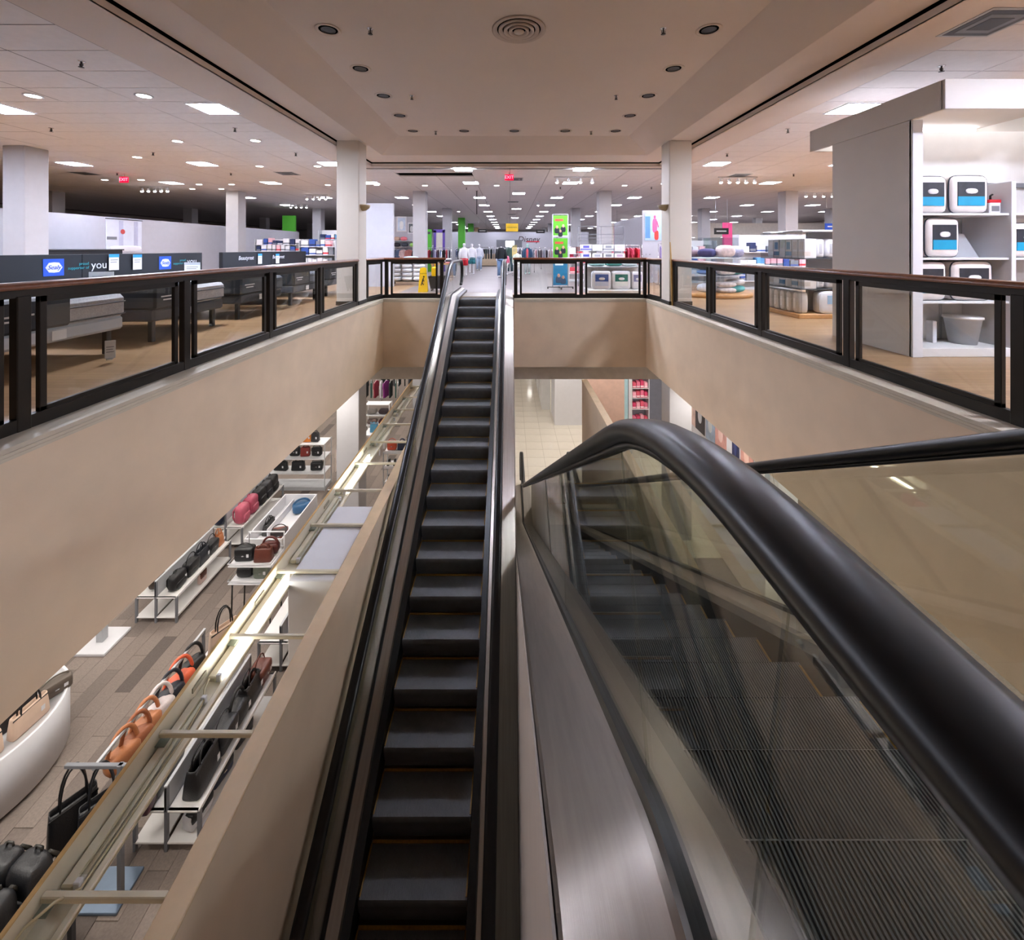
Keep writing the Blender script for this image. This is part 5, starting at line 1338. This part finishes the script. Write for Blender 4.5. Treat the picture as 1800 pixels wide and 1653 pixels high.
# round-based bedding table behind it
t = thing('bedding_table', 'rounded wooden platform stacked with bedding behind the railing', 'display base', (6.2, 12.9, 0)); MB().lathe([(1.02, 0), (1.05, .03), (1.05, .12), (1.0, .14), (0, .14)], 32).build('platform', M_plinth, t); MB().lathe([(.98, -.0), (.98, .01)], 32).build('toe', M_black, t)
MB().rbox(-.75, .75, -.03, .03, .14, 1.75, .006).rbox(-.03, .03, -.6, .6, .14, 1.75, .006).build('divider', glass('clear_divider', (236, 240, 242)), t)
for z in (.62, 1.12): MB().lathe([(.85, 0), (.85, .02), (0, .02)], 24, (0, 0, z)).build('round_shelf', M_lgrey, t)
for k, (a, z, c, nm, sz) in enumerate(((-2.3, .14, (206, 212, 226), 'white and blue', (.5, .42, .26)), (-1.5, .14, (214, 208, 206), 'ivory', (.5, .42, .16)), (-1.5, .30, (206, 200, 198), 'cream', (.5, .42, .16)), (-.8, .14, (70, 160, 160), 'teal banded', (.5, .42, .2)), (-.8, .34, (216, 216, 218), 'white', (.5, .42, .2)),
                                   (-2.3, .64, (90, 120, 170), 'blue striped', (.48, .4, .14)), (-2.3, .78, (120, 140, 180), 'light blue striped', (.48, .4, .12)), (-1.5, .64, (226, 222, 220), 'white quilted', (.48, .4, .2)), (-.8, .64, (60, 130, 136), 'dark teal', (.48, .4, .14)), (-2.3, 1.14, (56, 54, 96), 'navy patterned', (.46, .38, .26)), (-1.5, 1.14, (206, 190, 186), 'blush', (.46, .38, .36)), (-.8, 1.14, (150, 152, 176), 'grey violet', (.46, .38, .3)), (-2.9, 1.14, (110, 90, 100), 'plum', (.4, .34, .22)), (-.2, 1.14, (196, 196, 206), 'pale grey', (.4, .34, .34)), (-.2, .64, (120, 90, 84), 'brown', (.4, .34, .2)))):
    soft('folded_bedding', '%s folded bedding on the rounded wooden platform' % nm, 'bedding', (6.2 + .62 * cos(a), 12.9 + .62 * sin(a), z + (.02 if z > .5 else 0)), sz, cmat(c, .8, var=.15, scale=14), a + pi / 2, 'folded bedding on the rounded platform', .35)
housewares(9.2, 14.6, 2.6, 'white bedding shelves behind the gondola by the booth', 21, 'white bedding shelf', (.3, .8, 1.3), 1.9)
housewares(7.6, 17.4, 1.8, 'shelf of boxed bedding between the far columns', 22, 'shelf between the far columns', (.3, .8, 1.25), 1.75)
t = thing('fashion_banner', 'pink hanging banner panel far beyond the right column', 'banner', (11.6, 22.6, 1.55)); MB().rbox(-.26, .26, -.02, .02, 0, 1.25, .006).build('panel', mat('hot_pink_print', (236, 84, 146), .5), t); MB().tube([(0, 0, 1.25), (0, 0, CEIL - 1.55)], .008, 6).build('wire', M_lgrey, t)
p = ony(1268, 412, 22.0); hang_sign('black hanging sign left of the pink banner', p.x, 22.0, p.z, .75, .32, M_black, None, M_offw, lines=1)
t = thing('fashion_banner', 'dark pink hanging banner right of the green poster stand', 'banner', (7.2, 28.5, 1.5)); MB().rbox(-.2, .2, -.02, .02, 0, 1.4, .006).build('panel', mat('magenta_print', (190, 50, 110), .5), t); MB().tube([(0, 0, 1.4), (0, 0, CEIL - 1.5)], .008, 6).build('wire', M_lgrey, t)
p = ony(1452, 404, 20.0); hang_sign('white and blue hanging sign at the edge of the booth', p.x + .3, 20.0, p.z, .7, .3, M_royal, None, M_white, lines=1)
clothes_rack('rack of purple and white clothes beyond the right column', (9.9, 24.5, 0), 0, 1.6, 1.5, [((110, 80, 180), 'purple top'), ((226, 226, 230), 'white top'), ((90, 90, 110), 'slate top')], what='rack beyond the right column', n=7)
sbox('wall_far_windows', mat('pale_cream_wall', (226, 218, 206), .7), 8, 30, 33.0, 33.2, 0, 3.4)
# wooden stick leaning in the corner by the right atrium column
tag(MB().add([(4.02, 10.50, 0.0), (4.10, 10.50, 0.0), (4.10, 10.53, 0.0), (4.02, 10.53, 0.0), (3.985, 10.54, 1.58), (4.0, 10.54, 1.58), (4.0, 10.56, 1.58), (3.985, 10.56, 1.58)], [(0, 3, 2, 1), (4, 5, 6, 7), (0, 1, 5, 4), (1, 2, 6, 5), (2, 3, 7, 6), (3, 0, 4, 7)]).build('wooden_strip', mat('raw_pine', (206, 166, 96), .6, var=.1)), 'pointed strip of bare wood leaning against the right atrium column', 'wood strip')
# ------------------------------------------------------------------ lower floor: handbags and accessories
BLK, BRN, TAN, CORAL, MAR, NVY, GRN = (20, 20, 23), (92, 44, 32), (176, 112, 72), (228, 104, 70), (70, 20, 34), (28, 36, 60), (104, 112, 100)
def leather(c): return mat('leather_%02x%02x%02x' % c, c, .42, var=.12, scale=9, bump=.25, bscale=70)
# round white bag table
t = thing('round_table', 'large round white display table with dark toe kick', 'table', (-7.3, 5.75, LOW))
MB().lathe([(.86, 0), (.86, .07)], 40).build('toe_kick', M_black, t)
MB().lathe([(.93, .07), (.93, .80), (.92, .81), (.89, .81), (.89, .775), (0, .775)], 48).build('drum', M_white, t)
BG = mat('blush_beige_canvas', (206, 180, 160), .6, var=.05)
for k, (x, y, w, h, d, rz, m, lab) in enumerate(((-6.58, 5.80, .42, .28, .14, 1.45, BG, 'blush beige tote with black straps, nearest the rim of the round table'), (-6.68, 5.34, .40, .28, .14, 1.3, BG, 'blush beige tote with black straps, at the frame edge of the round table'), (-6.80, 5.85, .40, .30, .13, 1.3, leather((40, 36, 38)), 'black tote behind the beige ones on the round table'))):
    handbag(lab, (x, y, LOW + .777), rz, w, h, d, m, leather(BLK), 'tote', .2, True, 'bags on the round table')
handbag('taupe grey flat bag at the far rim of the round table', (-6.66, 6.22, LOW + .777), 1.0, .34, .2, .16, mat('taupe_leather', (96, 86, 78), .5), None, 'flap', .05, True, 'bags on the round table')
# low two-tier bag gondolas, one long side facing the escalators
def bag_gondola(label, x, y0, L, rail=.80, spine=True):
    t = thing('bag_gondola', label, 'display gondola', (x, y0, LOW))
    for y in (0.02, L - .02):
        for xx, h in ((-.0, rail), (.40, .50), (-.38, .50)): MB().rbox(xx - .02, xx + .02, y - .02, y + .02, 0, h, .004).build('leg', M_grey, t)
        MB().rbox(-.38, .40, y - .018, y + .018, .47, .50, .004).build('end_rail', M_grey, t)
    MB().rbox(-.015, .015, 0, L, rail - .30, rail, .005).build('back_rail', M_lgrey, t)
    MB().rbox(-.02, .02, 0, L, rail, rail + .02, .004).build('rail_cap', M_lgrey, t)
    for z in (.12, .50):
        MB().rbox(.02, .41, 0, L, z - .025, z, .005).rbox(.395, .412, 0, L, z - .025, z + .02, .003).build('shelf', M_offw, t)
        MB().rbox(-.39, -.02, 0, L, z - .025, z, .005).build('shelf', M_offw, t)
    return t
bag_gondola('grey double-sided low bag gondola beside the round table', -6.90, 8.25, 1.62)
for k, (y, w, h, c, st, nm) in enumerate(((8.52, .36, .30, BLK, 'backpack', 'black quilted backpack'), (8.88, .32, .28, BLK, 'flap', 'black flap bag'), (9.18, .34, .30, (34, 36, 44), 'tote', 'charcoal tote'), (9.48, .3, .26, BLK, 'flap', 'black flap bag with chrome clasp'), (9.72, .2, .24, TAN, 'tote', 'small tan tote'))):
    handbag('%s, %s along the upper tier of the low gondola' % (nm, ORD[k]), (-6.68, y, LOW + .502), pi / 2, w, h, .18, leather(c), None, st, .14, k % 2 == 0, 'bags on the low gondola')
handbag('pale pink slim bag alone on the bottom tier of the low gondola', (-6.62, 9.12, LOW + .122), pi / 2, .2, .26, .08, mat('pale_pink_leather', (206, 180, 172), .5), leather((90, 50, 40)), 'flap', .1, False)
handbag('dark brown round bag on the back side of the low gondola', (-7.12, 8.55, LOW + .502), -pi / 2 + .3, .34, .34, .2, leather((58, 46, 36)), None, 'hobo', .08, False)
bag_gondola('grey double-sided low gondola of backpacks farther back', -6.92, 10.3, 1.9, .95)
for k, (y, c, nm) in enumerate(((10.55, (178, 84, 104), 'rose pink'), (10.92, (164, 72, 94), 'deep pink'), (11.28, BLK, 'black'), (11.58, (30, 30, 36), 'charcoal'), (11.88, BLK, 'black leather'))):
    handbag('%s backpack on the farther low gondola' % nm, (-6.66, y, LOW + .502), pi / 2, .34, .44, .24, leather(c), None, 'backpack', .1, False, 'backpacks on the farther gondola', 'backpack', 'backpack')
handbag('black backpack with white tag on the back side of the farther gondola', (-7.15, 10.5, LOW + .502), -pi / 2, .34, .42, .24, leather(NVY), None, 'backpack', .1, True, None, 'backpack', 'backpack')
# white plinth and floor base plates
t = thing('base_plate', 'white low base plate on the carpet behind the round table', 'display base', (-7.55, 7.85, LOW)); MB().rbox(-.3, .3, -.28, .28, 0, .05, .008).build('plate', M_white, t); MB().rbox(-.06, .06, -.06, .06, .05, .5, .006).build('stem', M_lgrey, t)
# shelves of handbags seen over the far end
t = shelf_unit('bag_shelf', 'white three-tier bag shelf facing the camera under the left fascia', 'shelf unit', (-6.45, 12.75, LOW), 0, 1.75, .5, 1.42, (.52, .96, 1.40), M_lgrey, M_white, None, None, .1, False)
k = 0
for z, items in ((.52, ((-.55, .42, BLK, 'tote'), (-.02, .40, BLK, 'tote'), (.55, .36, (26, 28, 32), 'flap'))), (.96, ((-.55, .36, MAR, 'flap'), (-.12, .3, BLK, 'flap'), (.2, .28, (120, 40, 36), 'tote'), (.55, .3, BLK, 'flap'))), (1.40, ((-.5, .3, BLK, 'flap'), (-.1, .32, (70, 74, 82), 'tote'), (.25, .28, (206, 120, 40), 'tote'), (.5, .24, (40, 40, 44), 'tote')))):
    for x, w, c, st in items:
        nm = {BLK: 'black', (26, 28, 32): 'graphite', MAR: 'burgundy', (120, 40, 36): 'brick red', (70, 74, 82): 'grey', (206, 120, 40): 'orange tan', (40, 40, 44): 'dark'}[c]
        handbag('%s %s bag, %s on the %s tier of the white bag shelf' % (nm, st, ORD[k % 4], {.52: 'bottom', .96: 'middle', 1.40: 'top'}[z]), (-6.45 + x, 12.98, LOW + z + .002), .1 * (k % 3 - 1), w, .26, .16, leather(c), None, st, .07, True, 'bags on the white bag shelf'); k += 1
    k = 0
clothes_rack('chrome rack of hanging scarves beside the lower column', (-5.2, 13.2, LOW), pi / 2, .9, 1.35, [((206, 190, 180), 'beige scarf'), ((214, 120, 90), 'orange scarf'), ((190, 196, 206), 'pale blue scarf'), ((150, 150, 160), 'grey scarf')], .22, .8, what='rack of scarves', n=5)
# white open bin with a blue bag
t = thing('display_bin', 'long white open display bin holding a blue bag', 'display bin', (-5.42, 9.3, LOW))
for a in ((-.42, -.39, 0, 1.72), (.39, .42, 0, 1.72), (-.39, .39, 0, .03), (-.39, .39, 1.69, 1.72)): MB().rbox(a[0], a[1], a[2], a[3], .06, .92, .005).build('side', M_white, t)
MB().box(-.39, .39, .03, 1.69, .60, .63).build('tray', M_white, t); MB().rbox(-.20, -.17, .5, 1.69, .63, .80, .004).build('divider', M_white, t); MB().box(-.38, .38, .02, 1.70, 0, .06).build('toe_kick', M_dgrey, t)
handbag('steel blue rounded bag with pink lining in the white bin', (-5.28, 10.75, LOW + .632), .5, .42, .30, .3, leather((40, 84, 124)), leather((40, 84, 124)), 'hobo', .02, False)
handbag('dark brown bag lying at the near end of the white bin', (-5.3, 9.75, LOW + .632), .3, .36, .22, .2, leather((110, 50, 34)), leather((40, 30, 30)), 'flap', .1, False)
handbag('black patterned bag on the left side of the white bin', (-5.68, 10.0, LOW + .632), pi / 2, .4, .24, .14, mat('black_white_canvas', (60, 60, 60), .6, var=.9, scale=14), leather(BLK), 'tote', .12, False)
# white two-tier wire stand
t = thing('wire_stand', 'white two-tier bag stand with tray shelves and thin dark legs', 'display stand', (-5.04, 8.2, LOW))
for z in (1.14, .80): 
    MB().rbox(-.42, .42, 0, .50, z - .02, z, .004).build('tray', M_white, t)
    MB().tube([(-.42, 0, z + .05), (.42, 0, z + .05), (.42, .5, z + .05), (-.42, .5, z + .05)], .012, 6, 0, True).build('tray_rail', M_white, t)
MB().tube([(.42, .48, .8), (.42, .48, 1.5), (-.3, .48, 1.5), (-.3, .48, .8)], .016, 8).build('upper_frame', M_white, t)
for x, y in ((-.36, .05), (.36, .05), (-.36, .45), (.36, .45)): MB().tube([(x, y, .8), (x * 1.05, y, 0)], .014, 6).build('leg', M_black, t)
for x, y, z, w, c, st, nm in ((-.2, .2, 1.14, .36, BLK, 'flap', 'black box bag on the top tray of the white stand'), (.18, .18, 1.14, .34, BRN, 'tote', 'reddish brown bag on the top tray of the white stand'), (.2, .38, 1.14, .34, (80, 30, 28), 'hobo', 'dark red slouchy bag behind the brown one on the white stand'), (-.2, .22, .80, .32, BLK, 'hobo', 'black slouchy bag on the lower tray of the white stand'), (.14, .2, .80, .30, GRN, 'flap', 'grey green bag on the lower tray of the white stand')):
    handbag(nm, (-5.04 + x, 8.2 + y, LOW + z + .002), .05, w, .26, .18, leather(c), None, st, .06, st == 'flap')
# hanging bag rack beside the light trough
t = thing('bag_rack', 'grey steel bag rack with crossbar and square base plate', 'display rack', (-4.36, 4.75, LOW))
MB().rbox(-.42, .06, -.12, .24, 0, .03, .006).build('base_plate', mat('blue_grey_steel', (100, 116, 136), .4, .4), t)
MB().rbox(-.025, .025, -.025, .025, .03, 1.52, .004).build('post', M_grey, t)
MB().rbox(-.62, .08, -.018, .018, 1.48, 1.52, .004).build('crossbar', M_grey, t)
MB().rbox(-.33, -.295, 0, 1.75, 1.44, 1.48, .004).build('long_bar', M_lgrey, t)
MB().rbox(-.33, -.295, 1.70, 1.735, 0, 1.46, .004).build('rear_post', M_grey, t); MB().rbox(-.55, -.1, 1.5, 1.9, 0, .03, .004).build('rear_base', M_grey, t)
for k, (x, y, w, h, c, st, rz, nm) in enumerate(((-4.92, 4.78, .42, .42, BLK, 'tote', .9, 'large black tote hanging from the crossbar of the bag rack'), (-4.62, 4.80, .40, .42, (26, 27, 32), 'tote', .8, 'second large black tote hanging from the bag rack'),
        (-4.68, 5.12, .34, .26, TAN, 'hobo', 1.2, 'tan hobo bag on the long bar, nearest the black totes'), (-4.66, 5.28, .34, .26, (150, 88, 56), 'hobo', 1.2, 'brown hobo bag on the long bar'), (-4.68, 5.44, .34, .26, (190, 124, 84), 'hobo', 1.25, 'light tan hobo bag on the long bar'), (-4.66, 5.62, .36, .28, (216, 206, 206), 'hobo', 1.2, 'white patterned hobo bag on the long bar'),
        (-4.66, 5.80, .36, .28, (30, 34, 46), 'hobo', 1.2, 'navy hobo bag on the long bar'), (-4.68, 6.0, .38, .3, CORAL, 'hobo', 1.15, 'coral orange hobo bag on the long bar'), (-4.66, 6.2, .36, .28, BLK, 'hobo', 1.2, 'black hobo bag on the long bar'))):
    hh = .40 if st == 'tote' else .2
    handbag(nm, (x, y, LOW + 1.5 - h - hh + (.0 if st == 'tote' else .02)), rz, w, h, .2, leather(c), None, st, hh - .02, k in (0, 5), 'bags hanging on the rack')
handbag('tall beige tote with long black handles standing past the bag rack', (-4.55, 6.75, LOW + .95), 1.0, .42, .36, .16, BG, leather(BLK), 'tote', .30, False)
t = thing('pedestal', 'slim white pedestal under the tall beige tote', 'pedestal', (-4.55, 6.75, LOW)); MB().rbox(-.2, .2, -.2, .2, .02, .92, .006).build('shaft', M_white, t); MB().rbox(-.22, .22, -.22, .22, .92, .948, .004).build('top', M_white, t); MB().rbox(-.21, .21, -.21, .21, 0, .02, .004).build('base', M_dgrey, t)
# black backpacks at the bottom left corner on a dark table
t = thing('low_table', 'dark low table under the black backpacks at the bottom left', 'table', (-5.0, 4.15, LOW)); MB().rbox(-.45, .5, -.4, .3, .70, .74, .006).build('top', M_dgrey, t)
for x in (-.4, .45):
    for y in (-.35, .25): MB().rbox(x - .025, x + .025, y - .025, y + .025, 0, .70, .004).build('leg', M_dgrey, t)
for k, (x, y, rz, nm) in enumerate(((-4.78, 4.22, -.2, 'black backpack with brass zip, rightmost on the dark table'), (-5.1, 4.25, -.1, 'black backpack, second from the right on the dark table'), (-4.86, 3.95, .1, 'black backpack in front at the bottom left corner'))):
    handbag(nm, (x, y, LOW + .742), rz, .36, .48, .24, leather((22, 23, 27)), leather((40, 38, 34)), 'backpack', .1, k == 2, 'black backpacks on the dark table', 'backpack', 'backpack')
# gondola of black handbags between the trough and the escalator
bag_gondola('grey low gondola of black handbags seen under the light trough', -4.16, 5.12, 1.68, .78)
for k, (y, w, h, c, st, nm) in enumerate(((5.42, .44, .34, BLK, 'tote', 'big black tote with gold zip'), (5.80, .36, .30, (24, 25, 30), 'flap', 'black flap bag with white tag'), (6.10, .36, .30, BLK, 'hobo', 'black slouchy bag with brass ring'), (6.40, .36, .30, (30, 26, 28), 'tote', 'soft black tote'), (6.66, .30, .26, BRN, 'flap', 'brown and black flap bag'))):
    handbag('%s, %s on the upper tier under the light trough' % (nm, ORD[k]), (-3.93, y, LOW + .502), pi / 2, w, h, .24, leather(c), None, st, .14, True, 'black bags under the light trough')
for k, (y, c, nm) in enumerate(((5.35, (210, 210, 216), 'silver white pouch'), (5.75, NVY, 'navy pouch'), (6.2, BLK, 'black pouch'))):
    handbag('%s on the bottom tier under the light trough' % nm, (-3.93, y, LOW + .122), pi / 2 - .2, .32, .22, .16, leather(c), leather(BLK), 'flap', .05, False, 'pouches on the bottom tier')
for k, (y, c, nm) in enumerate(((5.2, MAR, 'burgundy'), (5.36, (60, 60, 64), 'slate'), (5.52, (24, 24, 28), 'black'))):
    handbag('%s slim bag hanging behind the under-trough gondola' % nm, (-4.38, y, LOW + .502), -pi / 2 + .1, .34, .40, .1, leather(c), None, 'flap', .1, True, 'slim bags behind the under-trough gondola')
bag_gondola('second grey low gondola farther along under the light trough', -3.95, 7.3, 1.5, .78)
for k, (y, c, st, nm) in enumerate(((7.55, BLK, 'tote', 'black tote'), (7.95, (110, 50, 40), 'hobo', 'chestnut slouchy bag'), (8.35, BLK, 'flap', 'black flap bag'))):
    handbag('%s on the second gondola under the light trough' % nm, (-3.72, y, LOW + .502), pi / 2, .36, .30, .2, leather(c), None, st, .12, k == 0, 'bags on the second under-trough gondola')
# accessories beyond the far edge, lower left
t = shelf_unit('shoe_shelf', 'white two-tier shelf of black shoes and bags left of the escalator foot', 'shelf unit', (-3.05, 12.4, LOW), 0, 1.3, .45, 1.34, (.42, .88, 1.32), M_lgrey, M_white, None, None, .3, False, .05)
for r, z in enumerate((.42, .88)):
    for k in range(7):
        s = thing('shoe', 'black shoe, %s along the %s tier of the white shoe shelf' % (ORD[k], ('lower', 'upper')[r]), 'shoe', (-3.6 + .18 * k, 12.62, LOW + z + .002), .15 * (k % 2), 'black shoes on the white shelf')
        MB().sup((0, 0, .045), (.042, .13, .045), .6, .6, 14, 8).sup((0, .06, .08), (.036, .06, .05), .7, .6, 12, 6).build('upper', leather(BLK), s); MB().sup((0, -.005, .012), (.045, .135, .012), .4, .6, 14, 6).build('sole', leather((60, 50, 46)), s)
for k, (x, c, nm) in enumerate(((-.45, (196, 80, 50), 'rust'), (-.15, NVY, 'navy'), (.15, BLK, 'black'), (.42, (30, 30, 40), 'ink'))): handbag('%s bag on top of the white shoe shelf' % nm, (-3.05 + x, 12.62, LOW + 1.322), 0, .28, .24, .16, leather(c), None, ('flap', 'tote')[k % 2], .08, False, 'bags on top of the shoe shelf')
PU = [((120, 30, 110), 'plum puffer jacket'), ((24, 26, 30), 'black puffer jacket'), ((30, 70, 64), 'dark teal puffer jacket'), ((130, 30, 50), 'wine puffer jacket'), ((200, 196, 204), 'silver puffer jacket')]
clothes_rack('rack of shiny plum and black puffer jackets under the far bulkhead', (-5.75, 18.6, LOW), 0, 1.7, 1.6, PU, .55, .8, what='rack of puffer jackets', n=8)
clothes_rack('rack of dark coats behind the puffer jackets', (-5.2, 20.5, LOW), .1, 2.0, 1.7, [((30, 44, 42), 'dark green coat'), ((20, 20, 24), 'black wool coat'), ((70, 74, 80), 'grey coat')], .55, 1.0, what='rack of dark coats below', n=8)
shelf_unit('cube_shelf', 'white wire cube shelf in front of the puffer jackets', 'shelf unit', (-5.2, 16.6, LOW), 0, .95, .4, 1.2, (.35, .75, 1.18), M_white, M_white, None, None, .05, False)
for k, (x, z, c, nm) in enumerate(((-.25, .35, (110, 96, 92), 'taupe'), (.2, .35, (80, 40, 50), 'wine'), (-.25, .75, (130, 124, 120), 'grey'), (.2, .75, (60, 50, 54), 'dark'))): soft('folded_clothes', '%s folded knitwear in the white cube shelf' % nm, 'clothing', (-5.2 + x, 16.82, LOW + z + .002), (.36, .3, .2), cmat(c, .85), 0, 'knitwear in the cube shelf', .3)
t = thing('display_table', 'small white table with a blue bag near the lower column', 'table', (-4.85, 15.2, LOW)); MB().rbox(-.3, .3, -.3, .3, .70, .74, .005).build('tabletop', M_white, t)
for x in (-.26, .26):
    for y in (-.26, .26): MB().rbox(x - .02, x + .02, y - .02, y + .02, 0, .7, .004).build('leg', M_white, t)
handbag('steel blue tote on the small white table', (-4.85, 15.15, LOW + .742), 0, .28, .34, .14, leather((70, 130, 160)), leather((120, 90, 80)), 'tote', .1, False)
# lower right: cosmetics
shelf_unit('cosmetics_shelf', 'tall white shelf of pink cosmetics seen past the big handrail', 'shelf unit', (4.72, 15.3, LOW), 0, .62, .4, 3.6, (1.0, 1.5, 1.9, 2.25, 2.65, 3.0), M_white, M_white, cmat((176, 176, 190), .6))
for r, z in enumerate((1.0, 1.5, 1.9, 2.25, 2.65, 3.0)):
    for k in range(4):
        carton('pink cosmetics box, %s on the %s shelf from the floor' % (ORD[k], ORD[r]), (4.72 - .21 + .14 * k, 15.33, LOW + z + .001), 0, .12, .2, .2 + .03 * (k % 3), cmat([(236, 120, 150), (220, 70, 110), (244, 170, 186), (230, 96, 120)][(k + r) % 4], .45), cmat((250, 220, 226), .5), 'pink cosmetics on the tall shelf')
t = thing('pilaster', 'white and pale cyan lit pilaster left of the pink cosmetics', 'display pillar', (4.2, 15.1, LOW)); MB().rbox(-.16, .02, 0, .3, 0, 3.8, .005).build('cyan_panel', mat('pale_cyan_acrylic', (176, 214, 222), .3), t); MB().rbox(.03, .16, -.03, .3, 0, 3.8, .005).build('white_panel', M_white, t)
sbox('wall_lower_grey', cmat((120, 120, 132), .6), 5.05, 7.5, 16.0, 16.1, LOW, LCEIL)
t = thing('cosmetics_wall', 'long white cosmetics wall topped with a row of portrait posters', 'display wall', (5.25, 8.3, LOW)); MB().rbox(0, .4, 0, 4.4, 0, 3.15, .01).build('cabinet', M_white, t); MB().rbox(-.25, 0, 0, 4.4, .0, .95, .01).build('counter', M_offw, t)
for k, (c, d, w) in enumerate((((186, 196, 206), (232, 232, 234), .5), ((206, 150, 136), (236, 196, 180), .5), ((34, 42, 84), (60, 70, 120), .3), ((214, 160, 150), (240, 204, 196), .55), ((170, 190, 214), (226, 232, 238), .5), ((40, 44, 52), (206, 206, 210), .55), ((220, 190, 180), (244, 220, 206), .5))):
    y = .25 + .57 * k
    s = MB().box(-.012, 0, y, y + w, 2.25, 3.0).build('portrait_poster', cmat(c, .4, var=.2, scale=4), t); MB().sup((-.014, y + w * .5, 2.68), (.006, w * .22, .2), .9, .9, 14, 8).build('printed_face', cmat(d, .5), s)
